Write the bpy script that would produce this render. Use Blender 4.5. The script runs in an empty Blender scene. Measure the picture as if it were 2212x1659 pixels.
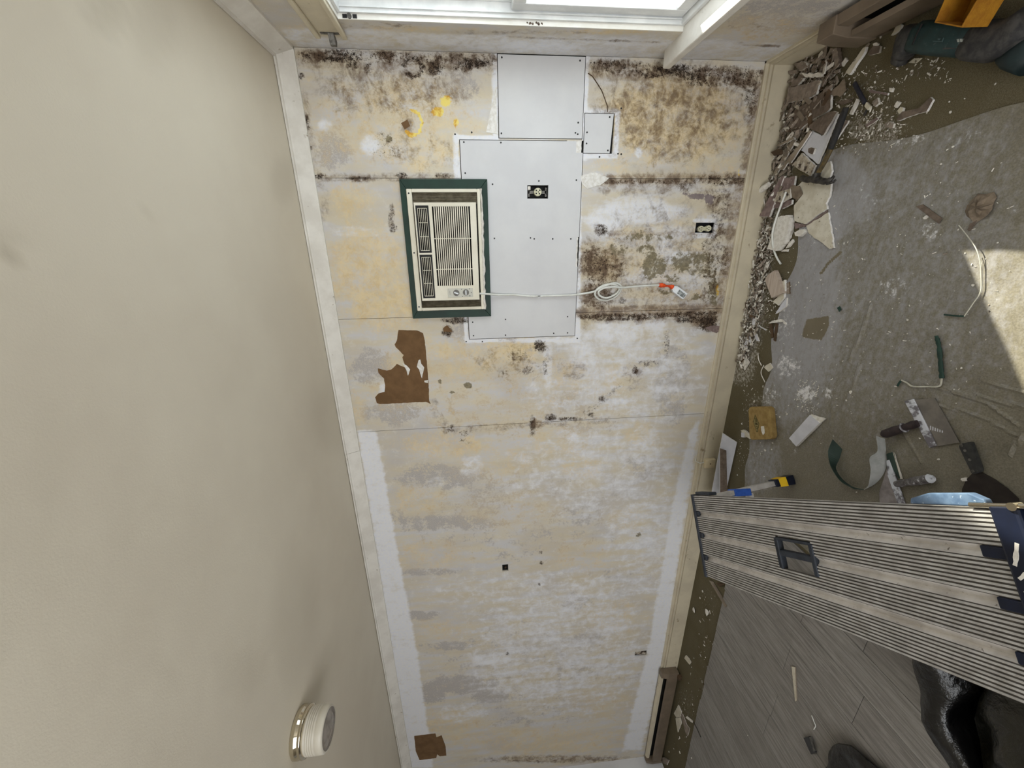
import bpy, math, random
import numpy as np
from mathutils import Vector, Matrix
random.seed(7); rng = np.random.default_rng(7)
scene = bpy.context.scene
COL = scene.collection

# ------------------------------------------------------------------ camera
H = 2.44                                   # ceiling height; back wall at y = 0, window wall at x = 0, floor z = 0
FPX, IW, IH = 853.78, 2212.0, 1659.0
CAM = np.array([-0.80051, -2.23562, 1.62724])
_a, _b, _c = [math.radians(t) for t in (20.36882, -5.13434, 2.56028)]
def _rz(t): c, s = math.cos(t), math.sin(t); return np.array([[c, -s, 0], [s, c, 0], [0, 0, 1]])
def _rx(t): c, s = math.cos(t), math.sin(t); return np.array([[1, 0, 0], [0, c, -s], [0, s, c]])
def _ry(t): c, s = math.cos(t), math.sin(t); return np.array([[c, 0, s], [0, 1, 0], [-s, 0, c]])
RC = _rz(_a) @ _rx(_b) @ _ry(_c)           # columns: right, forward, up of the upright camera; the phone is held turned by 90 degrees
cam = bpy.data.cameras.new('camera'); cam_o = bpy.data.objects.new('camera', cam); COL.objects.link(cam_o)
cam.sensor_fit = 'HORIZONTAL'; cam.sensor_width = 36.0; cam.lens = FPX * 36.0 / IW; cam.clip_start = 0.02; cam.clip_end = 200
m4 = Matrix.Identity(4)
for i in range(3):
    m4[i][0] = -RC[i, 2]; m4[i][1] = RC[i, 0]; m4[i][2] = -RC[i, 1]; m4[i][3] = CAM[i]
cam_o.matrix_world = m4
scene.camera = cam_o

# ------------------------------------------------------------------ light and exposure
scene.view_settings.view_transform = 'Standard'; scene.view_settings.look = 'None'
scene.view_settings.gamma = 1.0; scene.view_settings.use_curve_mapping = False
scene.view_settings.exposure = 0.14
scene.cycles.use_denoising = True; scene.cycles.use_adaptive_sampling = True; scene.cycles.adaptive_threshold = 0.08; scene.cycles.adaptive_min_samples = 16
scene.cycles.max_bounces = 7; scene.cycles.diffuse_bounces = 4; scene.cycles.glossy_bounces = 3; scene.cycles.transparent_max_bounces = 6; scene.cycles.sample_clamp_indirect = 6.0
w = bpy.data.worlds.new('sky'); scene.world = w; w.use_nodes = True
bg = w.node_tree.nodes['Background']; bg.inputs[0].default_value = (0.86, 0.93, 1.0, 1); bg.inputs[1].default_value = 1.75
sun = bpy.data.lights.new('sun', 'SUN'); sun.energy = 14.0; sun.color = (1.0, 0.93, 0.78); sun.angle = math.radians(0.6)
sun_o = bpy.data.objects.new('sun', sun); COL.objects.link(sun_o)
sun_o.rotation_euler = Vector((-0.42, -0.312, -0.372)).to_track_quat('-Z', 'Y').to_euler()
def area(name, loc, direction, sx, sy, power, color, portal=False):
    l = bpy.data.lights.new(name, 'AREA'); l.shape = 'RECTANGLE'; l.size = sx; l.size_y = sy; l.energy = power; l.color = color
    if portal: l.cycles.is_portal = True
    o = bpy.data.objects.new(name, l); COL.objects.link(o); o.location = loc
    o.rotation_euler = Vector(direction).to_track_quat('-Z', 'Z').to_euler()
    return o
# window daylight, plus a fill lamp in an unseen opening assumed behind the photographer
area('window_daylight', (0.16, -0.75, 1.40), (-1, 0, 0), 0.98, 1.38, 11, (0.93, 0.97, 1.0))
area('rear_fill', (-1.7, -4.15, 1.25), (0, 1, 0), 2.7, 2.0, 42, (1.0, 0.985, 0.965))

# ------------------------------------------------------------------ pixel -> place (measuring helpers)
def ray(u, v): return RC @ np.array([(IH / 2 - v) / FPX, 1.0, (IW / 2 - u) / FPX])
def on(u, v, ax, val):
    d = ray(u, v); return CAM + d * ((val - CAM[ax]) / d[ax])
def F(u, v, z=0.0): return on(u, v, 2, z)            # a point on the floor (or at height z)
def Wl(u, v, y=0.0): return on(u, v, 1, y)           # a point on the back wall
def Wn(u, v, x=0.0): return on(u, v, 0, x)           # a point on the window wall
def chart(P):                                         # (n,3) -> measuring coordinates of the same points
    d = (P - CAM) @ RC
    return np.stack([IW / 2 - FPX * d[:, 2] / d[:, 1], IH / 2 - FPX * d[:, 0] / d[:, 1]], 1)
CROPS = dict(a=(1600, 80, 5.183), b=(1580, 380, 4.366), c=(1600, 0, 3.614), d=(1580, 400, 3.318), e=(1500, 820, 3.107),
             g=(1450, 1030, 2.638), h=(1390, 1380, 5.945), k=(1760, 860, 4.894), m=(1912, 0, 7.373), n=(1500, 940, 7.373),
             w5=(1240, 370, 4.74), w1=(580, 680, 4.148), w3=(700, 1050, 2.724), w2=(1050, 680, 4.022), p=(0, 0, 1),
             ac=(840, 370, 5.027))
def px(c, pts):
    ox, oy, s = CROPS[c]; return [(ox + x / s, oy + y / s) for x, y in pts]

# ------------------------------------------------------------------ materials
def lin(c):
    r = []
    for t in c[:3]:
        t = t / 255.0; r.append(t / 12.92 if t <= 0.04045 else ((t + 0.055) / 1.055) ** 2.4)
    return (r[0], r[1], r[2], 1.0)
class NT:
    def __init__(s, name):
        s.m = bpy.data.materials.new(name); s.m.use_nodes = True; s.t = s.m.node_tree; s.N = s.t.nodes
        s.b = s.N['Principled BSDF']
    def n(s, typ, ins=None, **kw):
        nd = s.N.new(typ)
        for k, v in kw.items(): setattr(nd, k, v)
        for k, v in (ins or {}).items(): s.put(nd.inputs[k], v)
        return nd
    def put(s, sock, v):
        if isinstance(v, bpy.types.NodeSocket): s.t.links.new(v, sock)
        else: sock.default_value = v
    def mix(s, f, a, b):
        nd = s.N.new('ShaderNodeMix'); nd.data_type = 'RGBA'
        s.put(nd.inputs[0], f); s.put(nd.inputs[6], a); s.put(nd.inputs[7], b); return nd.outputs[2]
    def math(s, op, a, b=0.0, c=None):
        nd = s.N.new('ShaderNodeMath'); nd.operation = op; s.put(nd.inputs[0], a); s.put(nd.inputs[1], b)
        if c is not None: s.put(nd.inputs[2], c)
        return nd.outputs[0]
    def ss(s, v, lo, hi, top=1.0):
        nd = s.n('ShaderNodeMapRange', {0: v, 1: lo, 2: hi, 3: 0.0, 4: top}, interpolation_type='SMOOTHSTEP'); return nd.outputs[0]
    def noise(s, co, scale, detail=6.0, rough=0.6, dist=0.0):
        return s.n('ShaderNodeTexNoise', {'Vector': co, 'Scale': scale, 'Detail': detail, 'Roughness': rough, 'Distortion': dist}).outputs[0]
    def pos(s, sc=(1, 1, 1), rot=(0, 0, 0)):
        g = s.N.new('ShaderNodeNewGeometry')
        return s.n('ShaderNodeMapping', {'Vector': g.outputs['Position'], 'Scale': sc, 'Rotation': rot}).outputs[0]
    def obj(s, sc=(1, 1, 1)):
        g = s.N.new('ShaderNodeTexCoord')
        return s.n('ShaderNodeMapping', {'Vector': g.outputs['Object'], 'Scale': sc}).outputs[0]
    def bump(s, h, strength, dist=0.004):
        s.put(s.b.inputs['Normal'], s.n('ShaderNodeBump', {'Height': h, 'Strength': strength, 'Distance': dist}).outputs[0])
    def fin(s, col, rough=0.8, metal=0.0, spec=0.4):
        s.put(s.b.inputs['Base Color'], col); s.put(s.b.inputs['Roughness'], rough); s.put(s.b.inputs['Metallic'], metal)
        s.b.inputs['Specular IOR Level'].default_value = spec; return s.m
MATS = {}
def M(name, c1, c2=None, scale=30.0, rough=0.8, metal=0.0, bump=0.0, bscale=None, lo=0.35, hi=0.65, spec=0.4, stretch=(1, 1, 1), c3=None, s3=150.0, l3=(0.6, 0.7), bdist=0.004):
    if name in MATS: return MATS[name]
    t = NT(name); co = t.pos(stretch)
    n1 = t.noise(co, scale)
    col = t.mix(t.ss(n1, lo, hi), lin(c1), lin(c2 or tuple(x * 0.86 for x in c1)))
    if c3: col = t.mix(t.ss(t.noise(co, s3, 3.0), l3[0], l3[1]), col, lin(c3))
    if bump: t.bump(t.noise(co, bscale or scale * 4), bump, bdist)
    MATS[name] = t.fin(col, rough, metal, spec); return MATS[name]

def wall_material():
    t = NT('stained_plaster'); P = t.pos(); PS = t.pos((2.2, 1, 0.55))
    A = t.n('ShaderNodeAttribute', attribute_name='stain_a'); B = t.n('ShaderNodeAttribute', attribute_name='stain_b')
    sa = t.n('ShaderNodeSeparateColor', {0: A.outputs['Color']}); sb = t.n('ShaderNodeSeparateColor', {0: B.outputs['Color']})
    tan, grey, white, brown = sa.outputs[0], sa.outputs[1], sa.outputs[2], A.outputs['Alpha']
    mold, olive, yellow, purple = sb.outputs[0], sb.outputs[1], sb.outputs[2], B.outputs['Alpha']
    nL = t.noise(P, 2.2, 4.0); nM = t.noise(P, 11.0, 6.0, 0.68); nF = t.noise(P, 60.0, 5.0, 0.72); nX = t.noise(P, 230.0, 2.0, 0.6)
    nS = t.noise(PS, 7.0, 6.0, 0.66); nM2 = t.noise(P, 16.0, 7.0, 0.70, 0.4)
    mixn = t.math('ADD', t.math('MULTIPLY', nM, 0.6), t.math('MULTIPLY', nF, 0.4))
    mixn2 = t.math('ADD', t.math('MULTIPLY', nM2, 0.45), t.math('MULTIPLY', nF, 0.55))
    spk = t.math('ADD', t.math('MULTIPLY', nF, 0.55), t.math('MULTIPLY', nX, 0.45))
    def f(attr, noise, amp, lo, hi, top=1.0):
        g = t.math('MULTIPLY_ADD', t.math('SUBTRACT', noise, 0.5), amp, t.math('MULTIPLY', attr, 0.72))
        return t.math('MULTIPLY', t.ss(g, lo, hi, top), t.ss(attr, 0.02, 0.25))
    nS2 = t.noise(PS, 2.6, 6.0, 0.6, 0.3)
    soft = t.math('ADD', t.math('MULTIPLY', nM2, 0.7), t.math('MULTIPLY', nF, 0.3))
    col = t.mix(t.ss(nS, 0.38, 0.62), lin((208, 199, 180)), lin((202, 200, 200)))
    col = t.mix(t.ss(nS2, 0.46, 0.62, 0.6), col, lin((200, 188, 164)))
    col = t.mix(t.ss(nL, 0.48, 0.70, 0.6), col, lin((188, 184, 182)))
    col = t.mix(t.ss(soft, 0.52, 0.64, 0.5), col, lin((216, 212, 204)))
    col = t.mix(t.ss(spk, 0.60, 0.72, 0.25), col, lin((168, 152, 126)))
    col = t.mix(f(grey, mixn, 3.6, 0.28, 0.60, 0.9), col, t.mix(t.ss(nX, 0.50, 0.64, 0.7), lin((172, 167, 165)), lin((206, 199, 186))))
    col = t.mix(f(tan, mixn, 2.6, 0.12, 0.85, 0.85), col, t.mix(t.ss(nM2, 0.4, 0.65), lin((224, 203, 160)), lin((208, 182, 132))))
    col = t.mix(f(white, t.math('ADD', t.math('MULTIPLY', nM2, 0.55), t.math('MULTIPLY', nS, 0.45)), 3.0, 0.02, 0.85), col, t.mix(t.ss(nF, 0.3, 0.7), lin((222, 224, 232)), lin((230, 229, 228))))
    col = t.mix(f(brown, soft, 3.2, 0.08, 0.95, 0.85), col, t.mix(t.ss(nM2, 0.4, 0.62), lin((146, 122, 90)), lin((108, 88, 68))))
    col = t.mix(f(olive, soft, 3.4, 0.30, 0.62, 0.9), col, t.mix(t.ss(nF, 0.4, 0.62), lin((134, 124, 96)), lin((110, 102, 84))))
    col = t.mix(f(purple, mixn2, 3.0, 0.34, 0.62, 0.85), col, lin((120, 108, 112)))
    col = t.mix(f(yellow, soft, 2.4, 0.3, 0.6, 0.9), col, t.mix(t.ss(nM2, 0.42, 0.60), lin((236, 216, 112)), lin((204, 150, 40))))
    col = t.mix(f(mold, soft, 3.0, 0.06, 0.70, 0.85), col, lin((88, 70, 54)))
    col = t.mix(f(mold, spk, 4.4, 0.34, 0.74, 0.95), col, lin((36, 28, 24)))
    t.bump(t.math('ADD', nF, t.math('MULTIPLY', nX, 0.5)), 0.25, 0.003)
    return t.fin(col, 0.92, 0.0, 0.2)
STAIN = wall_material()

def ceiling_material():
    t = NT('ceiling_paint'); P = t.pos()
    A = t.n('ShaderNodeAttribute', attribute_name='stain_a')
    col = t.mix(t.ss(t.noise(P, 1.3, 4.0), 0.35, 0.7), lin((219, 211, 194)), lin((212, 203, 186)))
    col = t.mix(t.math('MULTIPLY', A.outputs['Alpha'], 0.35), col, lin((140, 130, 108)))
    t.bump(t.math('ADD', t.noise(P, 3.0, 3.0), t.math('MULTIPLY', t.noise(P, 190.0, 2.0), 0.05)), 0.35, 0.02)
    return t.fin(col, 0.85, 0, 0.25)
CEIL = ceiling_material()

def floor_material():
    t = NT('olive_carpet'); P = t.pos()
    A = t.n('ShaderNodeAttribute', attribute_name='stain_a')
    col = t.mix(t.ss(t.noise(P, 240.0, 4.0, 0.7), 0.3, 0.7), lin((88, 81, 62)), lin((114, 106, 86)))
    col = t.mix(t.ss(t.noise(P, 6.0, 6.0), 0.4, 0.7, 0.5), col, lin((92, 83, 60)))
    dust = t.n('ShaderNodeSeparateColor', {0: A.outputs['Color']}).outputs[2]
    col = t.mix(t.ss(t.math('MULTIPLY_ADD', t.math('SUBTRACT', t.noise(P, 60.0, 8.0, 0.75), 0.5), 2.2, dust), 0.35, 0.8, 0.8), col, lin((196, 190, 180)))
    t.bump(t.noise(P, 320.0, 3.0), 0.6, 0.004)
    return t.fin(col, 0.97, 0, 0.1)
CARPET = floor_material()

def sheet_material():
    t = NT('dusty_plastic_sheet'); P = t.pos(); PS = t.pos((1.0, 3.0, 1.0), (0, 0, 0.5))
    A = t.n('ShaderNodeAttribute', attribute_name='stain_a')
    s = t.n('ShaderNodeSeparateColor', {0: A.outputs['Color']})
    film = s.outputs[1]; dust = s.outputs[2]; bare = s.outputs[0]
    nF = t.noise(P, 45.0, 9.0, 0.75); nS = t.noise(PS, 14.0, 5.0, 0.7); nQ = t.noise(t.pos((1.0, 9.0, 1.0), (0, 0, 1.1)), 26.0, 4.0, 0.7)
    mx = t.math('ADD', t.math('MULTIPLY', nF, 0.6), t.math('MULTIPLY', nS, 0.4))
    col = t.mix(t.ss(t.noise(P, 200.0, 4.0), 0.3, 0.7), lin((104, 98, 84)), lin((126, 120, 104)))
    col = t.mix(t.ss(t.math('MULTIPLY_ADD', t.math('SUBTRACT', mx, 0.5), 2.5, film), 0.12, 1.0, 0.85), col, lin((154, 153, 156)))
    col = t.mix(t.ss(t.math('MULTIPLY_ADD', t.math('SUBTRACT', nF, 0.5), 2.8, dust), 0.42, 0.90, 0.9), col, lin((226, 224, 224)))
    col = t.mix(t.math('MULTIPLY', t.ss(nQ, 0.60, 0.74, 0.5), t.ss(film, 0.1, 0.8)), col, lin((198, 198, 204)))
    col = t.mix(t.ss(t.math('MULTIPLY_ADD', t.math('SUBTRACT', nF, 0.5), 1.2, bare), 0.4, 0.6, 0.9), col, lin((104, 94, 70)))
    t.bump(t.noise(P, 25.0, 5.0), 0.25, 0.006)
    m = t.fin(col, 0.5, 0, 0.45); return m
SHEET = sheet_material()

def plank_material():
    t = NT('grey_wood_plank'); P = t.pos((26.0, 1.6, 1.0)); Q = t.pos()
    oi = t.N.new('ShaderNodeObjectInfo')
    g = t.noise(P, 3.0, 9.0, 0.7, 0.6); g2 = t.noise(P, 12.0, 5.0)
    col = t.mix(t.ss(g, 0.36, 0.66), lin((118, 114, 110)), lin((154, 150, 145)))
    col = t.mix(t.ss(g2, 0.55, 0.72, 0.5), col, lin((78, 71, 67)))
    col = t.mix(t.math('MULTIPLY', oi.outputs['Random'], 0.35), col, lin((104, 99, 94)))
    col = t.mix(t.ss(t.noise(Q, 40.0, 8.0, 0.75), 0.56, 0.8, 0.5), col, lin((176, 172, 168)))
    t.bump(g, 0.2, 0.002)
    return t.fin(col, 0.6, 0, 0.35)
PLANK = plank_material()

def glass_material(name, tint, gloss=0.08):
    t = NT(name)
    out = t.N['Material Output']
    tr = t.n('ShaderNodeBsdfTransparent', {0: tint}); gl = t.n('ShaderNodeBsdfGlossy', {1: 0.02})
    mx = t.n('ShaderNodeMixShader', {0: gloss, 1: tr.outputs[0], 2: gl.outputs[0]})
    t.t.links.new(mx.outputs[0], out.inputs[0]); return t.m
GLASS = glass_material('window_glass', (0.96, 0.98, 0.98, 1))

TRIM = M('trim_paint', (226, 222, 214), (212, 207, 198), 9.0, 0.6, bump=0.08, bscale=40, c3=(150, 136, 112), s3=26.0, l3=(0.66, 0.78))
BASEB = M('baseboard_paint', (206, 196, 172), (192, 182, 160), 6.0, 0.55, c3=(140, 124, 96), s3=20.0, l3=(0.64, 0.8))
VINYL = M('window_vinyl', (236, 237, 236), (222, 224, 224), 12.0, 0.35)
BOARD = M('new_drywall_face', (212, 212, 213), (204, 204, 206), 3.0, 0.9, bump=0.05, bscale=300)
GYP = M('gypsum_core', (232, 230, 226), (212, 208, 200), 60.0, 0.95, bump=0.4, bscale=120)
KRAFT = M('kraft_paper', (116, 88, 58), (102, 76, 48), 14.0, 0.9)
GREEN = M('dark_green_paint', (22, 54, 43), (17, 44, 35), 8.0, 0.55, c3=(150, 160, 150), s3=60.0, l3=(0.74, 0.82))
CREAM = M('aged_cream_plastic', (228, 223, 206), (218, 212, 194), 6.0, 0.5)
CREAMD = M('cream_plastic_slat', (226, 220, 202), (212, 205, 186), 20.0, 0.5)
BLACK = M('black_plastic', (16, 16, 17), (24, 24, 25), 30.0, 0.6)
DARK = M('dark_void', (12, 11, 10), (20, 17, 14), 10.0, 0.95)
ACCORD = M('accordion_vinyl', (150, 142, 124), (116, 108, 92), 40.0, 0.7)
WHITEP = M('white_plastic', (226, 230, 234), (214, 218, 222), 12.0, 0.4)
CORD = M('grey_cord', (222, 223, 218), (206, 207, 200), 20.0, 0.5)
ORANGE = M('orange_tape', (240, 92, 34), (206, 62, 20), 60.0, 0.6, bump=0.8, bscale=90)
IVORY = M('ivory_outlet', (214, 210, 182), (190, 186, 158), 40.0, 0.45)
STEEL = M('box_steel', (120, 118, 114), (84, 82, 78), 60.0, 0.45, 0.7)
SCREW = M('black_screw', (22, 22, 24), (34, 34, 36), 80.0, 0.5)
TAUPE = M('taupe_heater_metal', (122, 108, 92), (108, 95, 80), 10.0, 0.5, c3=(170, 160, 146), s3=40.0, l3=(0.7, 0.8))
ALU = M('aluminium_rib', (196, 194, 192), (168, 165, 162), 22.0, 0.42, 0.35)
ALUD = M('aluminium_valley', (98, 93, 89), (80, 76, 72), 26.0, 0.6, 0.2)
ALUG = M('aluminium_groove', (216, 212, 208), (188, 183, 178), 12.0, 0.36, 0.35, c3=(110, 100, 88), s3=60.0, l3=(0.64, 0.76))
NAVY = M('navy_plastic', (15, 23, 44), (11, 17, 34), 14.0, 0.45, c3=(120, 126, 136), s3=70.0, l3=(0.72, 0.84))
NAVYG = M('worn_navy_plastic', (48, 53, 62), (34, 39, 48), 40.0, 0.6)
YELLOW = M('yellow_plastic', (240, 196, 40), (226, 178, 24), 20.0, 0.45)
BLUELT = M('light_blue_plastic', (72, 92, 118), (96, 116, 140), 30.0, 0.35, c3=(220, 230, 240), s3=90.0, l3=(0.66, 0.76))
BLUETAPE = M('blue_tape', (52, 96, 190), (44, 84, 170), 30.0, 0.6)
CHROME = M('chrome', (214, 206, 188), (200, 190, 170), 4.0, 0.08, 1.0)
RIBW = M('ribbed_white_glass', (212, 206, 192), (200, 193, 178), 6.0, 0.35)
PAPERG = M('grey_backing_paper', (146, 134, 122), (118, 106, 96), 40.0, 0.95, c3=(196, 190, 182), s3=70.0, l3=(0.64, 0.76), bump=0.3)
PAPERB = M('brown_backing_paper', (116, 102, 90), (94, 82, 72), 40.0, 0.95, c3=(180, 168, 150), s3=70.0, l3=(0.66, 0.78), bump=0.3)
PAPERR = M('reddish_backing_paper', (134, 116, 112), (112, 96, 92), 40.0, 0.95, c3=(190, 182, 176), s3=70.0, l3=(0.64, 0.76), bump=0.3)
FACEW = M('white_board_face', (204, 204, 210), (192, 192, 198), 14.0, 0.85)
FACEC = M('cream_speckled_face', (206, 200, 184), (188, 180, 160), 24.0, 0.9, c3=(96, 84, 66), s3=60.0, l3=(0.62, 0.74))
MOLDY = M('mouldy_board_face', (190, 182, 168), (150, 138, 120), 40.0, 0.95, c3=(62, 50, 42), s3=34.0, l3=(0.5, 0.64))
CHIP = M('plaster_chip', (226, 222, 214), (206, 200, 190), 60.0, 0.95, bump=0.4)
WOODP = M('pinkish_wood', (186, 172, 158), (164, 148, 134), 6.0, 0.75, stretch=(1, 14, 1))
WOODL = M('lath_wood', (150, 138, 122), (120, 108, 94), 8.0, 0.85, bump=0.3)
DKWOOD = M('dark_wood', (92, 72, 52), (70, 54, 38), 12.0, 0.85)
HAMB = M('hammer_rubber', (30, 30, 32), (46, 44, 42), 70.0, 0.7, bump=0.4)
HAMY = M('hammer_worn_yellow', (104, 86, 48), (58, 50, 36), 30.0, 0.6)
HAMS = M('hammer_steel', (52, 50, 50), (78, 74, 70), 50.0, 0.45, 0.6)
TEAL = M('dark_teal_casing', (30, 58, 60), (24, 46, 48), 20.0, 0.5, c3=(96, 98, 96), s3=50.0, l3=(0.6, 0.8))
DUSTB = M('dusty_black_rubber', (44, 44, 46), (70, 68, 66), 40.0, 0.75)
OCHRE = M('ochre_foam', (172, 120, 26), (150, 98, 18), 30.0, 0.85, bump=0.5, bscale=300)
SPONGE = M('tan_sponge', (162, 136, 84), (142, 116, 68), 30.0, 0.97, bump=0.8, bscale=260, c3=(206, 178, 120), s3=14.0, l3=(0.66, 0.8))
INK = M('sponge_ink', (74, 66, 36), (92, 82, 48), 60.0, 0.95)
INKF = M('sponge_emblem_field', (142, 130, 86), (124, 112, 70), 60.0, 0.95)
BLADE = M('blade_steel', (134, 130, 124), (116, 112, 108), 16.0, 0.38, 0.7)
BLADED = M('dark_blade', (56, 50, 46), (44, 38, 36), 20.0, 0.5, 0.4)
MUD = M('compound_smeared_metal', (206, 208, 214), (110, 106, 110), 26.0, 0.8, lo=0.44, hi=0.56)
HANDLE = M('stained_dark_handle', (58, 46, 46), (42, 34, 36), 30.0, 0.6, c3=(190, 186, 186), s3=60.0, l3=(0.66, 0.76))
HANDLEG = M('mud_covered_handle', (112, 108, 106), (74, 68, 68), 50.0, 0.8, c3=(206, 204, 206), s3=70.0, l3=(0.58, 0.7))
HANDLEB = M('black_scraper_handle', (38, 38, 38), (52, 52, 50), 60.0, 0.6, c3=(150, 148, 140), s3=90.0, l3=(0.7, 0.8))
GRNSTRIP = M('green_strip_face', (52, 70, 62), (42, 58, 52), 20.0, 0.55)
WHTSTRIP = M('grey_white_strip_face', (186, 188, 186), (160, 162, 160), 16.0, 0.7)
CAULK = M('dried_caulk', (198, 196, 182), (176, 172, 158), 40.0, 0.7)
CAULKG = M('dark_green_paint_skin', (30, 60, 50), (24, 50, 42), 40.0, 0.6)
CRUMPLE = M('crumpled_brown_paper', (128, 114, 98), (102, 90, 76), 26.0, 0.95, bump=0.5)
BAG = M('black_bin_film', (5, 5, 6), (9, 9, 10), 12.0, 0.26, bump=0.6, bscale=16, bdist=0.02, spec=0.6, c3=(60, 60, 62), s3=36.0, l3=(0.78, 0.92))
FILM = M('olive_clear_film', (34, 32, 23), (22, 21, 16), 12.0, 0.3, bump=0.7, bscale=14, bdist=0.02, spec=0.6, c3=(170, 180, 190), s3=14.0, l3=(0.7, 0.8))
DKOAK = M('dark_clip', (40, 40, 42), (56, 56, 58), 30.0, 0.5)

# ------------------------------------------------------------------ mesh helpers
MW = {}
def setp(o, label=None, cat=None, group=None, kind=None):
    if label: o['label'] = label
    if cat: o['category'] = cat
    if group: o['group'] = group
    if kind: o['kind'] = kind
    return o
def thing(name, label=None, cat=None, loc=(0, 0, 0), rz=0.0, group=None, kind=None):
    o = bpy.data.objects.new(name, None); COL.objects.link(o); o.empty_display_size = 0.05
    o.location = loc; o.rotation_euler = (0, 0, rz)
    MW[o.name] = Matrix.Translation(loc) @ Matrix.Rotation(rz, 4, 'Z')
    return setp(o, label, cat, group, kind)
class MB:
    """collects shapes; build() links them as one mesh object"""
    def __init__(s): s.v = []; s.f = []; s.mi = []; s.sm = []
    def add(s, vs, fs, mi=0, smooth=False):
        b = len(s.v); s.v += [tuple(map(float, p)) for p in vs]
        s.f += [[b + i for i in f] for f in fs]
        s.mi += (list(mi) if isinstance(mi, (list, tuple)) else [mi] * len(fs)); s.sm += [smooth] * len(fs); return s
    def box(s, x0, x1, y0, y1, z0, z1, mi=0, M_=None):
        vs = [(x, y, z) for x in (x0, x1) for y in (y0, y1) for z in (z0, z1)]
        if M_ is not None: vs = [tuple(M_ @ Vector(p)) for p in vs]
        return s.add(vs, [(0, 1, 3, 2), (4, 6, 7, 5), (0, 4, 5, 1), (2, 3, 7, 6), (0, 2, 6, 4), (1, 5, 7, 3)], mi)
    def prism(s, poly, z0, z1, mi=(0, 1), slope=(0, 0), slope_bot=None, cxy=None):
        """flat piece: poly (x,y) list, z0..z1, top material mi[0], sides mi[1]"""
        a = sum(poly[i][0] * poly[i - 1][1] - poly[i - 1][0] * poly[i][1] for i in range(len(poly)))
        if a > 0: poly = poly[::-1]
        n = len(poly); cx = sum(p[0] for p in poly) / n; cy = sum(p[1] for p in poly) / n
        def dz(p): return slope[0] * (p[0] - cx) + slope[1] * (p[1] - cy)
        vs = [(x, y, z0 + dz((x, y))) for x, y in poly] + [(x, y, z1 + dz((x, y))) for x, y in poly]
        fs = [list(range(n))[::-1], list(range(n, 2 * n))] + [(i, (i + 1) % n, n + (i + 1) % n, n + i) for i in range(n)]
        return s.add(vs, fs, [mi[1], mi[0]] + [mi[1]] * n)
    def cyl(s, p0, p1, r0, r1=None, n=16, mi=0, smooth=True, caps=True):
        p0 = Vector(p0); p1 = Vector(p1); r1 = r0 if r1 is None else r1
        d = (p1 - p0).normalized(); a = d.orthogonal().normalized(); b = d.cross(a)
        ring = lambda p, r: [p + a * (r * math.cos(2 * math.pi * i / n)) + b * (r * math.sin(2 * math.pi * i / n)) for i in range(n)]
        s.add(ring(p0, r0) + ring(p1, r1), [(i, (i + 1) % n, n + (i + 1) % n, n + i) for i in range(n)], mi, smooth)
        if caps:
            s.add(ring(p0, r0), [list(range(n))[::-1]], mi); s.add(ring(p1, r1), [list(range(n))], mi)
        return s
    def tube(s, pts, r, n=8, mi=0, flat=1.0, up=(0, 0, 1)):
        pts = [Vector(p) for p in pts]; rs = r if isinstance(r, (list, tuple)) else [r] * len(pts); vs = []
        for i, p in enumerate(pts):
            d = (pts[min(i + 1, len(pts) - 1)] - pts[max(i - 1, 0)]).normalized()
            u = Vector(up); a = d.cross(u)
            a = a.normalized() if a.length > 1e-4 else d.orthogonal().normalized()
            b = a.cross(d)
            vs += [p + a * (rs[i] * math.cos(2 * math.pi * k / n)) + b * (rs[i] * flat * math.sin(2 * math.pi * k / n)) for k in range(n)]
        m = len(pts); fs = [(i * n + k, i * n + (k + 1) % n, (i + 1) * n + (k + 1) % n, (i + 1) * n + k) for i in range(m - 1) for k in range(n)]
        s.add(vs, fs, mi, True); s.add(vs[:n], [list(range(n))[::-1]], mi); s.add(vs[-n:], [list(range(n))], mi); return s
    def lathe(s, prof, c, n=40, mi=0, smooth=True, sc=1.0):
        """profile (r, z) around a vertical axis through c"""
        vs = []; prof = [(r * sc, z * sc) for r, z in prof]
        for r, z in prof: vs += [(c[0] + r * math.cos(2 * math.pi * k / n), c[1] + r * math.sin(2 * math.pi * k / n), c[2] + z) for k in range(n)]
        fs = [(i * n + k, i * n + (k + 1) % n, (i + 1) * n + (k + 1) % n, (i + 1) * n + k) for i in range(len(prof) - 1) for k in range(n)]
        return s.add(vs, fs, mi, smooth)
    def extr(s, prof, axis, a0, a1, mi=0):
        """closed profile of 2-D points swept along x (pts = y,z) or y (pts = x,z)"""
        n = len(prof)
        mk = (lambda p, a: (a, p[0], p[1])) if axis == 'x' else (lambda p, a: (p[0], a, p[1]))
        vs = [mk(p, a0) for p in prof] + [mk(p, a1) for p in prof]
        fs = [list(range(n)), list(range(n, 2 * n))[::-1]] + [(i, n + i, n + (i + 1) % n, (i + 1) % n) for i in range(n)]
        return s.add(vs, fs, mi)
    def build(s, name, mats, parent=None, bevel=0.0, local=False, fixn=True):
        me = bpy.data.meshes.new(name); vs = s.v
        if parent is not None and not local:
            inv = MW[parent.name].inverted(); vs = [tuple(inv @ Vector(p)) for p in vs]
        me.from_pydata(vs, [], s.f)
        for m in (mats if isinstance(mats, (list, tuple)) else [mats]): me.materials.append(m)
        me.polygons.foreach_set('material_index', s.mi); me.polygons.foreach_set('use_smooth', s.sm)
        if fixn:
            import bmesh
            bm = bmesh.new(); bm.from_mesh(me); bmesh.ops.recalc_face_normals(bm, faces=bm.faces); bm.to_mesh(me); bm.free()
        me.update()
        o = bpy.data.objects.new(name, me); COL.objects.link(o)
        if parent is not None: o.parent = parent; MW[o.name] = MW[parent.name]
        else: MW[o.name] = Matrix.Identity(4)
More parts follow.
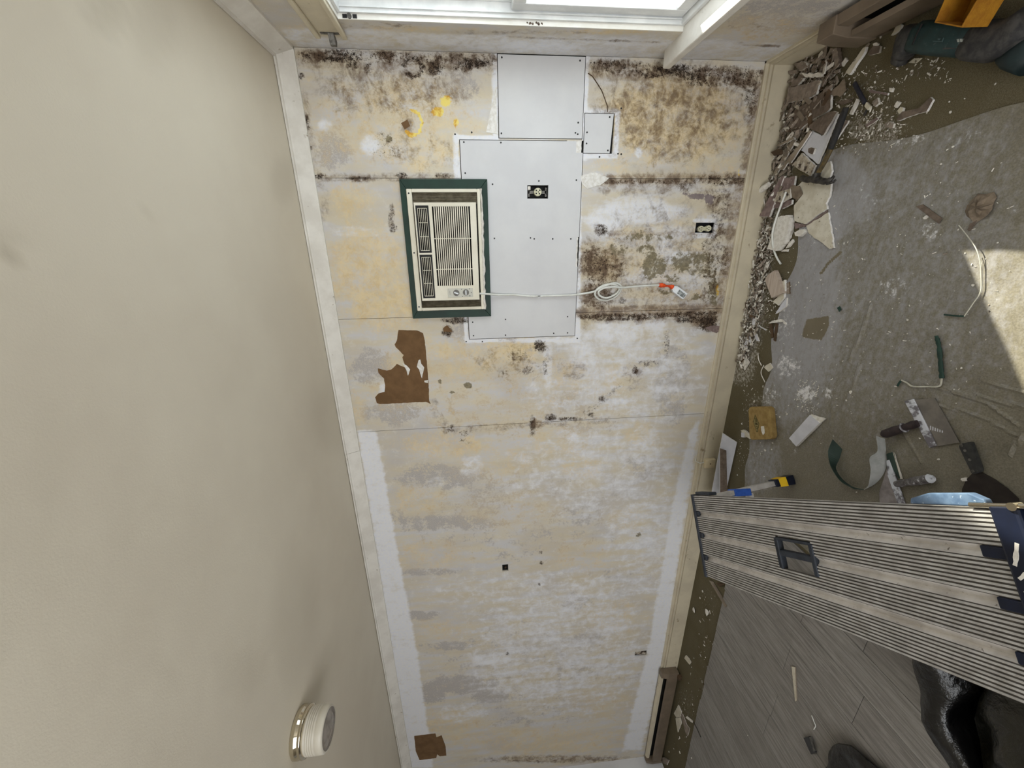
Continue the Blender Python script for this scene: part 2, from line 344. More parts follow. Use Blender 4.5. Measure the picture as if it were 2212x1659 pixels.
        if bevel:
            b = o.modifiers.new('bevel', 'BEVEL'); b.width = bevel; b.segments = 2; b.limit_method = 'ANGLE'
        return o
def spline(pts, k=8):
    P = [np.array(p, float) for p in pts]; P = [2 * P[0] - P[1]] + P + [2 * P[-1] - P[-2]]; out = []
    for i in range(1, len(P) - 2):
        for j in range(k):
            t = j / k; a, b, c, d = P[i - 1:i + 3]
            out.append(0.5 * (2 * b + (c - a) * t + (2 * a - 5 * b + 4 * c - d) * t * t + (3 * b - a - 3 * c + d) * t ** 3))
    out.append(P[-2]); return [tuple(p) for p in out]
def rough_poly(poly, amp, step=0.012):
    out = []
    for i in range(len(poly)):
        a = np.array(poly[i]); b = np.array(poly[(i + 1) % len(poly)]); L = np.linalg.norm(b - a); n = max(1, int(L / step)); out.append(tuple(a))
        nn = np.array([-(b - a)[1], (b - a)[0]]) / max(L, 1e-6)
        for j in range(1, n): out.append(tuple(a + (b - a) * (j / n) + nn * random.uniform(-amp, amp)))
    return out
def smooth(x): x = np.clip(x, 0, 1); return x * x * (3 - 2 * x)

# painted grids: stain layout stored per vertex, broken up by procedural noise in the material
class Paint:
    def __init__(s): s.ops = []
    def E(s, ch, u, v, ru, rv, st=1.0): s.ops.append(('E', ch, (u, v, ru, rv), st)); return s
    def L(s, ch, pts, r, st=1.0): s.ops.append(('L', ch, pts, (r, st))); return s
    def P(s, ch, pts, st=1.0, soft=6.0): s.ops.append(('P', ch, pts, (st, soft))); return s
    def run(s, UV):
        out = np.zeros((len(UV), 8))
        for op in s.ops:
            kind, ch, g, st = op
            if kind == 'E':
                d = np.sqrt(((UV[:, 0] - g[0]) / g[2]) ** 2 + ((UV[:, 1] - g[1]) / g[3]) ** 2); val = st * smooth((1.25 - d) / 0.8)
            elif kind == 'L':
                r, st = st; best = np.full(len(UV), 1e9)
                for a, b in zip(g[:-1], g[1:]):
                    a = np.array(a); b = np.array(b); ab = b - a; t = np.clip(((UV - a) @ ab) / (ab @ ab), 0, 1)
                    best = np.minimum(best, np.linalg.norm(UV - (a + t[:, None] * ab), axis=1))
                val = st * smooth((1.35 - best / r) / 0.9)
            else:
                st, soft = st; inside = np.zeros(len(UV), bool); best = np.full(len(UV), 1e9); n = len(g)
                for i in range(n):
                    x1, y1 = g[i]; x2, y2 = g[(i + 1) % n]
                    cond = (y1 > UV[:, 1]) != (y2 > UV[:, 1])
                    xi = (x2 - x1) * (UV[:, 1] - y1) / ((y2 - y1) or 1e-9) + x1
                    inside ^= cond & (UV[:, 0] < xi)
                    a = np.array([x1, y1]); ab = np.array([x2 - x1, y2 - y1]); t = np.clip(((UV - a) @ ab) / max(ab @ ab, 1e-9), 0, 1)
                    best = np.minimum(best, np.linalg.norm(UV - (a + t[:, None] * ab), axis=1))
                sd = np.where(inside, best, -best); val = st * smooth((sd / soft + 1) / 2)
            if ch < 0: out[:, -ch - 1] *= (1 - val)
            else: out[:, ch] = np.maximum(out[:, ch], val)
        return out
def grid_obj(name, axis, off, r0, r1, step, mat, parent=None, holes=(), depth=0.0, paint=None, disp=None, flip=False, mask=None):
    """rectangular sheet of a grid in the plane axis = off; r0, r1 = ranges of the two other axes; holes = rectangles left open"""
    ax = [i for i in range(3) if i != axis]
    def lines(lo, hi, idx):
        n = max(1, int(round((hi - lo) / step))); base = list(np.linspace(lo, hi, n + 1)); ed = []
        for h in holes:
            for e in h[idx]:
                if lo + 1e-4 < e < hi - 1e-4: ed.append(e)
        base = [b for b in base if b in (lo, hi) or all(abs(b - e) > 0.35 * step for e in ed)]
        base[0] = lo; base[-1] = hi
        return sorted(set([round(float(t), 6) for t in base + ed]))
    A = lines(r0[0], r0[1], 0); B = lines(r1[0], r1[1], 1); na, nb = len(A), len(B)
    gA, gB = np.meshgrid(A, B, indexing='ij'); V = np.zeros((na * nb, 3)); V[:, axis] = off; V[:, ax[0]] = gA.ravel(); V[:, ax[1]] = gB.ravel()
    cA = (np.array(A)[1:] + np.array(A)[:-1]) / 2; cB = (np.array(B)[1:] + np.array(B)[:-1]) / 2
    keep = np.ones((na - 1, nb - 1), bool)
    for h in holes:
        keep &= ~(((cA > h[0][0]) & (cA < h[0][1]))[:, None] & ((cB > h[1][0]) & (cB < h[1][1]))[None, :])
    if mask is not None:
        mA, mB = np.meshgrid(cA, cB, indexing='ij'); keep &= mask(mA, mB)
    I, J = np.nonzero(keep); q = np.stack([I * nb + J, (I + 1) * nb + J, (I + 1) * nb + J + 1, I * nb + J + 1], 1)
    if flip: q = q[:, ::-1]
    attrs = paint(V) if paint is not None else None
    if disp is not None: V = disp(V)
    faces = [tuple(map(int, r)) for r in q]
    verts = [tuple(p) for p in V]
    if depth:
        cnt = {}
        for fc in faces:
            for k in range(4):
                e = (fc[k], fc[(k + 1) % 4]); key = (min(e), max(e)); cnt.setdefault(key, []).append(e)
        mp = {}
        def back(i):
            if i not in mp:
                p = list(verts[i]); p[axis] += depth; mp[i] = len(verts); verts.append(tuple(p))
            return mp[i]
        for key, es in list(cnt.items()):
            if len(es) == 1: a, b = es[0]; faces.append((b, a, back(a), back(b)))
        if attrs is not None:
            inv = np.zeros((len(verts), attrs.shape[1])); inv[:len(attrs)] = attrs
            for i, j in mp.items(): inv[j] = attrs[i]
            attrs = inv
    me = bpy.data.meshes.new(name); me.from_pydata(verts, [], faces); me.materials.append(mat)
    if attrs is not None:
        for nm, sl in (('stain_a', slice(0, 4)), ('stain_b', slice(4, 8))):
            at = me.attributes.new(nm, 'FLOAT_COLOR', 'POINT'); at.data.foreach_set('color', np.ascontiguousarray(attrs[:, sl], dtype=np.float32).ravel())
    me.update(); o = bpy.data.objects.new(name, me); COL.objects.link(o); MW[o.name] = Matrix.Identity(4)
    if parent is not None:
        me.transform(MW[parent.name].inverted()); o.parent = parent; MW[o.name] = MW[parent.name]
    return o

# ================================================================== THE SETTING
XL, YF = -5.588, -4.2                      # far left wall, wall behind the photographer
TAN, GREY, WHITE, BROWN, MOLD, OLIVE, YEL, PURP = range(8)
# ---- stains and painted light haze of the back wall (positions measured in the photograph)
pw = Paint()
for a in [(1450, 260, 190, 120, .85), (860, 260, 210, 120, .62), (1430, 560, 180, 140, .45), (1100, 850, 330, 120, .4)]: pw.E(TAN, *a)
for a in [(1450, 240, 190, 130, .78), (850, 180, 200, 80, .6), (1420, 560, 170, 150, .5), (1450, 400, 160, 40, .5), (1290, 600, 50, 90, .7), (900, 330, 120, 50, .3), (1130, 780, 130, 50, .35)]: pw.E(BROWN, *a)
for a in [(790, 580, 110, 120, .8), (830, 660, 110, 70, .85), (760, 430, 60, 50, .7), (900, 340, 90, 38, .65), (700, 320, 30, 60, .45), (860, 430, 22, 60, .4),
          (960, 780, 170, 70, .6), (1110, 760, 90, 50, .75), (1225, 810, 70, 40, .6), (850, 850, 80, 60, .45), (1330, 820, 40, 50, .5), (960, 960, 130, 36, .65),
          (1060, 1000, 120, 60, .4), (1200, 950, 120, 40, .5), (1330, 300, 60, 120, .55), (1450, 300, 130, 90, .5), (1560, 320, 50, 90, .5), (900, 1080, 80, 40, .55),
          (1100, 1100, 140, 60, .4), (930, 1200, 110, 40, .5), (960, 1360, 90, 30, .45), (960, 1570, 140, 50, .5), (1180, 1600, 250, 40, .5), (1350, 1120, 80, 40, .35),
          (1250, 1200, 90, 50, .4), (1330, 1330, 80, 50, .4), (1300, 1520, 90, 50, .4), (960, 290, 60, 50, .5), (1000, 330, 60, 30, .55), (1260, 1010, 60, 30, .5),
          (1380, 940, 60, 40, .45), (760, 880, 40, 60, .5), (700, 200, 60, 60, .3)]: pw.E(TAN, *a)
for a in [(1450, 260, 180, 110, .4), (860, 240, 200, 110, .35), (1420, 640, 150, 60, .4), (1150, 860, 330, 120, .35), (1130, 1120, 300, 120, .35), (1150, 1450, 280, 180, .3), (890, 205, 150, 45, .62), (720, 330, 50, 55, .8), (990, 190, 60, 50, .7), (800, 790, 56, 46, .8), (850, 890, 80, 34, .8), (1010, 715, 55, 34, .7), (940, 800, 40, 30, .5),
          (960, 1030, 120, 34, .8), (960, 1130, 150, 22, .8), (1060, 1080, 60, 50, .6), (900, 1330, 60, 12, .9), (970, 1395, 70, 12, .8), (1000, 1480, 100, 24, 1), (1060, 1505, 50, 16, 1),
          (930, 1500, 40, 24, .9), (1250, 940, 60, 36, .5), (1270, 1110, 60, 50, .5), (1250, 1300, 60, 24, .6), (1275, 1375, 80, 12, .6), (1250, 1450, 70, 40, .45), (930, 1235, 80, 10, .8),
          (1450, 820, 50, 110, .75), (1240, 870, 60, 40, .6), (1150, 1030, 70, 24, .4), (1400, 1010, 60, 40, .55), (1330, 1240, 90, 14, .4), (1100, 1560, 90, 16, .5),
          (1500, 690, 40, 60, .4), (840, 1120, 50, 30, .7), (1300, 230, 60, 60, .3), (880, 250, 120, 40, .55), (760, 270, 60, 30, .5)]: pw.E(GREY, *a)
for a in [(1385, 455, 100, 38, 1), (1310, 475, 55, 36, 1), (1440, 500, 60, 20, .8), (1400, 600, 70, 26, .6), (1462, 558, 34, 20, .95), (1435, 535, 24, 22, .9), (1500, 600, 40, 26, .6),
          (800, 312, 26, 24, 1), (1288, 386, 28, 13, 1.2), (1505, 390, 9, 9, 1.1), (1379, 330, 9, 14, 1.2), (1183, 780, 14, 90, .8), (1340, 715, 70, 36, .85), (1415, 705, 34, 22, 1),
          (1255, 765, 46, 40, .7), (1215, 735, 28, 10, 1.2), (1210, 1390, 230, 170, .5), (1160, 1470, 170, 60, .5), (1250, 1270, 260, 34, .45), (1360, 790, 190, 150, .5), (1290, 1020, 230, 120, .36), (1400, 1120, 110, 180, .42), (1180, 800, 60, 130, .4), (1150, 1280, 260, 60, .3), (1060, 1425, 60, 14, .9), (1000, 1540, 60, 24, .5),  # broad faint ellipses here paint cool daylight bounce as white haze
          (700, 270, 20, 14, .9), (1020, 1010, 28, 34, .5), (1240, 945, 24, 14, .6), (1270, 985, 24, 20, .55), (1390, 950, 36, 40, .6), (1400, 985, 40, 50, .5), (1420, 780, 40, 50, .5),
          (1530, 470, 30, 12, .5), (770, 500, 70, 14, .45), (830, 840, 14, 20, .9), (950, 1040, 30, 12, .4), (905, 650, 8, 40, .6), (1300, 850, 120, 60, .35), (1470, 660, 60, 10, .5)]: pw.E(WHITE, *a)
pw.P(WHITE, [(772, 930), (812, 930), (836, 1060), (868, 1240), (900, 1400), (936, 1659), (885, 1659), (790, 1040)], 1.15, 5)
pw.P(WHITE, [(1490, 935), (1512, 905), (1482, 1100), (1424, 1470), (1385, 1620), (1345, 1620), (1400, 1400), (1452, 1090), (1474, 1000)], 1.15, 6)
for pts, r in [([(1070, 116), (1070, 290)], 7), ([(1268, 120), (1262, 340)], 6), ([(985, 296), (988, 390)], 7), ([(985, 297), (1075, 297)], 6), ([(1258, 240), (1334, 242), (1330, 336), (1262, 338)], 6),
               ([(1250, 345), (1248, 735)], 7), ([(1006, 690), (1008, 735), (1248, 735)], 5), ([(1500, 476), (1545, 478), (1541, 508)], 5), ([(1502, 510), (1540, 508)], 7)]: pw.L(WHITE, pts, r, 1.25)
for pts, r, s in [([(650, 128), (1062, 136)], 26, .75), ([(1285, 150), (1640, 172)], 26, .85), ([(1640, 180), (1612, 360)], 16, .8), ([(1290, 388), (1612, 386)], 14, 1.0), ([(1600, 400), (1560, 640)], 18, .85),
                  ([(1255, 676), (1550, 668)], 16, 1.1), ([(700, 384), (980, 384)], 10, .7), ([(1310, 410), (1420, 400), (1590, 420)], 12, .6), ([(1320, 505), (1500, 505)], 8, .8), ([(960, 930), (1350, 905)], 9, .42),
                  ([(935, 870), (950, 910), (1010, 950)], 12, .38), ([(655, 200), (690, 400)], 10, .5)]: pw.L(BROWN, pts, r, s)
for a in [(1300, 570, 64, 50, 1.15), (1285, 640, 46, 40, 1.0), (1360, 590, 40, 40, .6), (1520, 690, 45, 24, 1.1), (1380, 690, 120, 12, .7), (760, 210, 70, 40, .5), (850, 200, 60, 40, .45), (1480, 200, 120, 40, .5),
          (1400, 220, 90, 50, .4), (1280, 540, 40, 30, .8), (1430, 410, 160, 14, .6), (1560, 440, 50, 30, .7), (870, 290, 20, 20, .6), (885, 270, 14, 16, .8), (1240, 800, 30, 24, .6), (1370, 815, 30, 40, .5),
          (1160, 915, 16, 12, 1), (1130, 790, 30, 20, .6), (1300, 300, 60, 30, .3), (1420, 650, 60, 26, .5), (1265, 700, 10, 20, .7), (1100, 730, 30, 14, .6), (700, 440, 20, 40, .4), (1200, 1640, 200, 10, .8),
          (1540, 500, 60, 20, .5)]: pw.E(BROWN, *a)
for a in [(735, 122, 62, 17, .75), (760, 138, 16, 14, .6), (795, 145, 10, 18, .6), (830, 118, 40, 10, .6), (942, 148, 22, 24, .72), (1025, 137, 46, 13, .85), (1000, 146, 30, 8, .7), (664, 122, 8, 8, .8),
          (1455, 150, 55, 14, .85), (1500, 164, 46, 14, .75), (1410, 162, 36, 7, .75), (1330, 140, 50, 12, .6), (1590, 165, 56, 26, .55), (1620, 200, 18, 60, .5), (1530, 180, 60, 10, .5), (868, 379, 14, 9, .8),
          (846, 470, 8, 34, .5), (850, 492, 10, 12, .6), (1300, 498, 17, 15, .7), (1290, 566, 44, 34, .5), (1325, 580, 36, 26, .4), (985, 692, 38, 9, .7), (966, 716, 14, 14, .8), (1166, 747, 16, 15, .85), (1178, 790, 7, 22, .5),
          (1140, 800, 18, 10, .5), (1190, 902, 16, 9, .75), (1150, 920, 9, 26, .55), (1230, 905, 30, 5, .7), (974, 926, 10, 10, .5), (1002, 936, 12, 7, .6), (1000, 950, 10, 6, .5), (1528, 696, 28, 22, .85), (1490, 690, 40, 10, .75),
          (1300, 862, 10, 8, .6), (1278, 896, 8, 8, .6), (1440, 742, 7, 34, .45), (1400, 785, 26, 8, .45), (1372, 800, 7, 12, .6), (661, 268, 9, 22, .7), (651, 164, 7, 8, .8), (668, 318, 6, 6, .8), (690, 380, 14, 9, .6), (772, 386, 40, 5, .55),
          (1560, 390, 60, 14, .55), (1525, 530, 14, 16, .5), (1560, 560, 16, 40, .4), (1340, 688, 90, 6, .7), (1345, 650, 10, 8, .6), (830, 300, 30, 20, .3), (840, 330, 40, 16, .3), (960, 380, 30, 6, .6), (1480, 402, 20, 16, .4),
          (1092, 1226, 5, 5, .4), (1169, 1216, 4, 5, .85), (1168, 1194, 3, 4, .7), (1165, 1262, 3, 3, .7), (1096, 1412, 4, 5, .8), (1095, 805, 16, 6, .35), (1120, 770, 30, 20, .3), (1290, 655, 40, 12, .4)]: pw.E(MOLD, *a)
pw.L(MOLD, [(872, 140), (880, 128), (900, 128), (914, 145), (905, 164), (890, 166), (880, 158)], 6, .75)
pw.L(MOLD, [(1290, 142), (1640, 166)], 18, .46); pw.L(MOLD, [(655, 122), (1060, 130)], 14, .4); pw.L(MOLD, [(1285, 560), (1300, 640)], 34, .42); pw.L(MOLD, [(1560, 420), (1530, 640)], 20, .34)
pw.L(MOLD, [(1255, 684), (1400, 682), (1545, 676)], 6, .7); pw.L(MOLD, [(1262, 893), (1300, 868), (1345, 830)], 7, .26); pw.L(MOLD, [(1300, 392), (1440, 392), (1610, 388)], 6, .45)
for a in [(1412, 575, 30, 34, 1), (1474, 566, 30, 28, 1), (1455, 602, 24, 12, .9), (1395, 540, 24, 18, .8), (1520, 575, 44, 34, .8), (1540, 630, 16, 46, .8), (1400, 512, 80, 10, .7), (1440, 630, 20, 8, .7), (1500, 640, 14, 10, .8), (1380, 500, 14, 10, .6),
          (1330, 540, 40, 20, .5), (1010, 832, 12, 7, 1.1), (976, 848, 7, 4, 1), (950, 824, 5, 6, .9), (1380, 1155, 8, 7, .8), (840, 300, 9, 9, 1.2)]: pw.E(OLIVE, *a)
for a in [(1505, 424, 26, 8, 1.1), (1532, 430, 14, 13, 1.1), (1480, 418, 20, 6, .8)]: pw.E(PURP, *a)
pw.L(YEL, [(888, 238), (904, 243), (912, 264), (905, 288), (888, 294), (878, 285)], 4.5, 1.1)
for a in [(962, 220, 17, 16, 1.1), (948, 242, 18, 13, 1.0), (986, 264, 9, 12, .9), (893, 268, 8, 10, .5), (1596, 372, 4, 12, .8), (1550, 630, 5, 18, .7)]: pw.E(YEL, *a)
def paint_wall(V): return pw.run(chart(V))

# openings in the back wall: three new drywall patches and the lower outlet
def rect(u0, v0, u1, v1, y=0.0):
    a = Wl(u0, v0, y); b = Wl(u1, v1, y); return ((min(a[0], b[0]), max(a[0], b[0])), (min(a[2], b[2]), max(a[2], b[2])))
G = 0.0035
P1 = ((-0.338, -0.004), (1.048, 1.462)); P2 = ((-1.343, -0.350), (1.040, 1.655)); P3 = ((-0.400, -0.231), (0.890, 1.036))
O2 = rect(1504, 481, 1541, 503)
H1 = rect(1085, 1220, 1098, 1233); H2 = rect(1372, 1408, 1396, 1415)
def grow(r, g=G): return ((r[0][0] - g, r[0][1] + g), (r[1][0] - g, r[1][1] + g))
wb = grid_obj('wall_back', 1, 0.013, (XL, 0.12), (0.0, H), 0.4, DARK, holes=[O2, rect(1139, 400, 1184, 429)], depth=0.10); setp(wb, kind='structure')
seams = [0.0, -0.517, -1.209, -1.8976, XL]
for i in range(4):
    grid_obj('wall_panel', 1, 0.0, (seams[i + 1] + (0.0011 if i < 3 else 0), seams[i] - 0.0011), (0.10, 2.40), 0.0095 if i < 3 else 0.0125, STAIN, wb,
             holes=[grow(P1), grow(P2), grow(P3), O2, H1, H2], depth=0.011, paint=paint_wall)
# new drywall patches, flush with the wall, a dark gap around each
def patch(rects_poly, hole=None, name='drywall_patch'):
    o = MB()
    if hole is None:
        xs = [p[0] for p in rects_poly]
        n = len(rects_poly); vs = [(x, -0.0012, z) for x, z in rects_poly] + [(x, 0.011, z) for x, z in rects_poly]
        o.add(vs, [list(range(n)), list(range(n, 2 * n))[::-1]] + [(i, n + i, n + (i + 1) % n, (i + 1) % n) for i in range(n)])
    return o.build(name, BOARD, wb)
p1 = patch([(-0.338, 1.048), (-0.004, 1.048), (-0.004, 1.462), (-0.338, 1.462)]); p1['label'] = 'narrow new drywall patch above the outlet board'
O1 = rect(1139, 400, 1184, 429)
p2 = grid_obj('drywall_patch', 1, -0.0012, (P2[0][0], P2[0][1]), P2[1], 0.05, BOARD, wb, depth=0.012,
              holes=[O1, ((-0.40, -0.34), (1.03, 1.075)), ((-0.955, -0.80), (1.03, 1.052))])
p2['label'] = 'tall new drywall patch beside the air conditioner with outlet hole'
p3 = patch([(-0.400, 0.900), (-0.231, 0.892), (-0.231, 1.036), (-0.400, 1.036)]); p3['label'] = 'small square new drywall patch'
# gypsum filler in the broken corner and edge of the tall patch
def wall_piece(name, pts, mat, parent=None, y0=-0.0008, y1=0.004, rough=0.0, label=None):
    poly = [tuple(Wl(u, v)[[0, 2]]) for u, v in pts]
    if rough: poly = rough_poly(poly, rough, 0.012)
    n = len(poly); o = MB()
    vs = [(x, y0, z) for x, z in poly] + [(x, y1, z) for x, z in poly]
    o.add(vs, [list(range(n)), list(range(n, 2 * n))[::-1]] + [(i, n + i, n + (i + 1) % n, (i + 1) % n) for i in range(n)])
    q = o.build(name, mat, parent)
    if label: q['label'] = label
    return q
wall_piece('plaster_filler', [(1224, 303), (1257, 302), (1256, 346), (1250, 344), (1240, 322)], GYP, wb, 0.0015, 0.010, 0.002)
wall_piece('plaster_filler', [(1233, 545), (1238, 500), (1249, 500), (1247, 582), (1236, 580)], GYP, wb, 0.0015, 0.010, 0.002)
wall_piece('plaster_filler', [(1255, 380), (1285, 372), (1316, 384), (1300, 398), (1268, 408), (1258, 398)], GYP, wb, -0.002, 0.008, 0.003)
wall_piece('plaster_filler', [(1050, 286), (1072, 180), (1073, 290)], GYP, wb, -0.0015, 0.008, 0.001)
# torn areas where brown paper shows
wall_piece('torn_brown_paper', px('w1', [(1165, 135), (1330, 140), (1385, 165), (1400, 230), (1420, 430), (1435, 600), (1440, 770), (1455, 800), (1410, 780), (1000, 800), (970, 790), (955, 740), (985, 705), (1040, 690), (1045, 630), (1035, 570), (985, 520), (980, 480), (1060, 500), (1100, 490), (1150, 440), (1220, 470), (1235, 490), (1200, 380), (1212, 360), (1140, 290), (1130, 265), (1150, 230)]), KRAFT, wb, -0.0009, 0.003, 0.0012, 'large torn patch showing brown paper')
for pts in ([(1345, 405), (1360, 400), (1370, 440), (1395, 470), (1385, 520), (1375, 570), (1350, 490), (1330, 465)], [(1395, 590), (1430, 585), (1430, 610), (1400, 605)], [(1200, 430), (1240, 455), (1270, 490), (1250, 545), (1238, 500)]):
    wall_piece('white_paper_remnant', px('w1', pts), GYP, wb, -0.0016, 0.003, 0.001)
wall_piece('torn_brown_paper', px('w3', [(530, 1470), (655, 1455), (662, 1478), (692, 1466), (715, 1530), (720, 1585), (682, 1590), (666, 1578), (660, 1600), (562, 1612), (540, 1560)]), KRAFT, wb, -0.0009, 0.003, 0.001)
wall_piece('torn_brown_paper', px('w1', [(1565, 120), (1600, 92), (1650, 150), (1570, 152)]), KRAFT, wb, -0.0009, 0.003, 0.001)
wall_piece('torn_brown_paper', px('w2', [(1900, 115), (1950, 95), (2035, 95), (2045, 130), (2000, 160), (1960, 145)]), PAPERR, wb, -0.0009, 0.003, 0.001)
wall_piece('torn_brown_paper', [(866, 266), (880, 258), (886, 272), (874, 280)], KRAFT, wb, -0.0009, 0.003, 0.001)
# crack running from the narrow patch to the small patch
cr = [Wl(u, v, -0.0006) for u, v in ((1270, 158), (1280, 165), (1290, 180), (1300, 196), (1306, 212), (1313, 232), (1312, 242))]
MB().tube([tuple(p) for p in cr], 0.0024, 6, flat=0.5, up=(0, 1, 0)).build('wall_crack', DKWOOD, wb)
wall_piece('wall_slot_filling', [(1373, 1408.5), (1395, 1408.5), (1395, 1414.5), (1373, 1414.5)], MOLDY, wb, 0.004, 0.010, 0.0)
pc_ = Wl(1092, 1227); MB().cyl((pc_[0], 0.003, pc_[2]), (pc_[0], 0.02, pc_[2]), 0.007, n=12).build('capped_pipe', DKWOOD, wb)
# screws in the drywall patches
def screws(par, pts):
    for u, v in pts:
        p = Wl(u, v, -0.0012); MB().cyl((p[0], -0.0022, p[2]), (p[0], 0.002, p[2]), 0.0042, n=8).build('screw', SCREW, par)
screws(p1, [(1084, 124), (1253, 131), (1083, 288), (1249, 265), (1243, 287), (1248, 290)])
screws(p2, [(1002, 307), (1082, 308), (1005, 374), (1064, 398), (1164, 391), (1245, 389), (1068, 515), (1146, 514), (1154, 516), (1194, 516), (1233, 516), (1092, 690), (1021, 696), (1226, 684), (1092, 724), (1023, 725), (1196, 720), (1226, 719)])
screws(p3, [(1317, 253), (1268, 286), (1267, 310), (1313, 325)])
screws(wb, [(1342, 234), (983, 290), (1019, 286), (1295, 339), (1335, 332), (1342, 333), (1007, 738), (1042, 738), (1247, 731)])

# ---- window wall
pn = Paint()
pn.P(WHITE, [(600, 60), (640, 100), (1100, 118), (1660, 134), (1740, 100), (1500, 84), (1100, 76), (760, 62)], .75, 8)
for a in [(1650, 60, 120, 40, .5), (900, 62, 180, 8, .6), (1300, 68, 160, 8, .7), (1750, 50, 80, 30, .4), (650, 60, 40, 16, .5)]: pn.E(TAN, *a)
for a in [(800, 55, 120, 8, .5), (1100, 70, 200, 6, .5), (1620, 60, 60, 12, .3)]: pn.E(BROWN, *a)
pn.L(BROWN, [(1590, 94), (1640, 97), (1680, 99)], 2.5, 1.2); pn.L(BROWN, [(1100, 79), (1430, 90)], 2, .8)
for a in [(1700, 30, 200, 60, .7), (1200, 100, 500, 14, .3)]: pn.E(GREY, *a)
def paint_win(V): return pn.run(chart(V))
WY0, WY1, WZ0, WZ1 = -1.25, -0.255, 0.70, 2.100
wr = grid_obj('wall_right', 0, 0.0, (YF, 0.0), (0.0, H), 0.02, STAIN, holes=[((WY0, WY1), (WZ0, WZ1))], depth=0.14, paint=paint_win, flip=True); setp(wr, kind='structure')
setp(MB().box(XL - 0.1, XL, YF, 0.11, 0, H).build('wall_left', M('left_wall_paint', (222, 222, 224), (212, 212, 214), 4.0, 0.85)), kind='structure')
WPAINT = M('front_wall_paint', (222, 216, 204), (214, 208, 196), 4.0, 0.85)
wf = MB().box(XL, -3.1, YF - 0.12, YF, 0, H).box(-0.3, 0.14, YF - 0.12, YF, 0, H).box(-3.1, -0.3, YF - 0.12, YF, 2.28, H).box(-3.1, -0.3, YF - 0.12, YF, 0, 0.2).build('wall_front', WPAINT); setp(wf, kind='structure')

# ---- ceiling
pc = Paint()
for a in [(20, 535, 26, 40, .9), (225, 20, 50, 60, .5), (330, 60, 60, 90, .35), (720, 900, 60, 90, .35), (320, 470, 14, 14, .5), (610, 390, 30, 60, .4), (560, 60, 40, 40, .4), (640, 1340, 60, 160, .35), (520, 1450, 60, 60, .2), (100, 1000, 60, 200, .15)]: pc.E(BROWN, *a)
ce = grid_obj('ceiling', 2, H, (XL, 0.14), (YF - 0.12, 0.11), 0.03, CEIL, paint=lambda V: pc.run(chart(V)), flip=True,
              disp=lambda V: V); setp(ce, kind='structure')
setp(MB().box(XL - 0.1, 0.14, YF - 0.12, 0.11, H + 0.004, H + 0.1).build('trim_5', CEIL), kind='structure')

# ---- crown mouldings
cw, ch = 0.0525, 0.0776
def crown_profile(sgn=1):
    return [(0, H - ch), (-0.010, H - ch), (-0.013, H - ch + 0.007), (-0.040, H - 0.020), (-0.042, H - 0.012), (-cw, H - 0.010), (-cw, H - 0.0025), (0, H - 0.0025)]
prof = crown_profile()
tc = thing('trim_1', kind='structure', loc=(-2.0, 0, H - ch))
for x0, x1, dz in ((0.0, -2.02, 0.0), (-2.0215, XL, -0.0012)):
    MB().extr([(y, z + dz) for y, z in prof], 'x', x0, x1).build('crown_length', TRIM, tc)
tw = thing('trim_2', kind='structure', loc=(0, -2.0, H - ch))
MB().extr(prof, 'y', -0.004, YF).build('crown_length', TRIM, tw)
# ---- baseboards
bh, bt = 0.1445, 0.019
bprof = [(0, 0), (-bt, 0), (-bt, bh - 0.040), (-0.010, bh - 0.038), (-0.010, bh - 0.033), (-bt, bh - 0.031), (-bt, bh - 0.020), (-0.008, bh - 0.018), (-0.008, bh - 0.012), (-0.013, bh - 0.010), (-0.013, bh - 0.003), (-0.010, bh), (0, bh)]
setp(MB().extr(bprof, 'x', 0, XL).build('baseboard_back', BASEB), kind='structure')
setp(MB().extr(bprof, 'y', 0, YF).build('baseboard_right', BASEB), kind='structure')

# ---- window: jamb liner, vinyl frame, two sashes with panes, stool and head casing
win = thing('window_1', kind='structure', loc=(0.05, -0.75, WZ0))
fr = MB(); FT = 0.012
for y0, y1 in ((WY1 - FT, WY1 - 0.001), (WY0 + 0.001, WY0 + FT)): fr.box(0.018, 0.125, y0, y1, WZ0 + 0.001, WZ1 - 0.001)
fr.box(0.018, 0.125, WY0 + FT, WY1 - FT, WZ1 - 0.016, WZ1 - 0.001); fr.box(0.018, 0.125, WY0 + FT, WY1 - FT, WZ0 + 0.001, WZ0 + 0.018)
fr.build('window_frame', VINYL, win, bevel=0.002)
JW = M('jamb_white', (236, 234, 228), (226, 223, 214), 10.0, .5, c3=(190, 180, 160), s3=40.0, l3=(.7, .8))
for bx in ((0.0005, 0.018, WY1 - 0.004, WY1 - 0.0003, WZ0 + .003, WZ1 - .004), (0.0005, 0.018, WY0 + 0.0003, WY0 + 0.004, WZ0 + .003, WZ1 - .004), (0.0005, 0.018, WY0 + .004, WY1 - .004, WZ1 - .004, WZ1 - .0003)): MB().box(*bx).build('jamb_liner', JW, win)
for y in (WY1 - FT, WY0 + FT):
    sg = -1 if y > -0.7 else 1
    for x, dd in ((0.018, .004), (0.033, .009), (0.068, .007), (0.102, .009)): MB().box(x, x + 0.004, min(y, y + sg * dd), max(y, y + sg * dd), WZ0 + 0.018, WZ1 - 0.016).build('track_rib', VINYL, win)
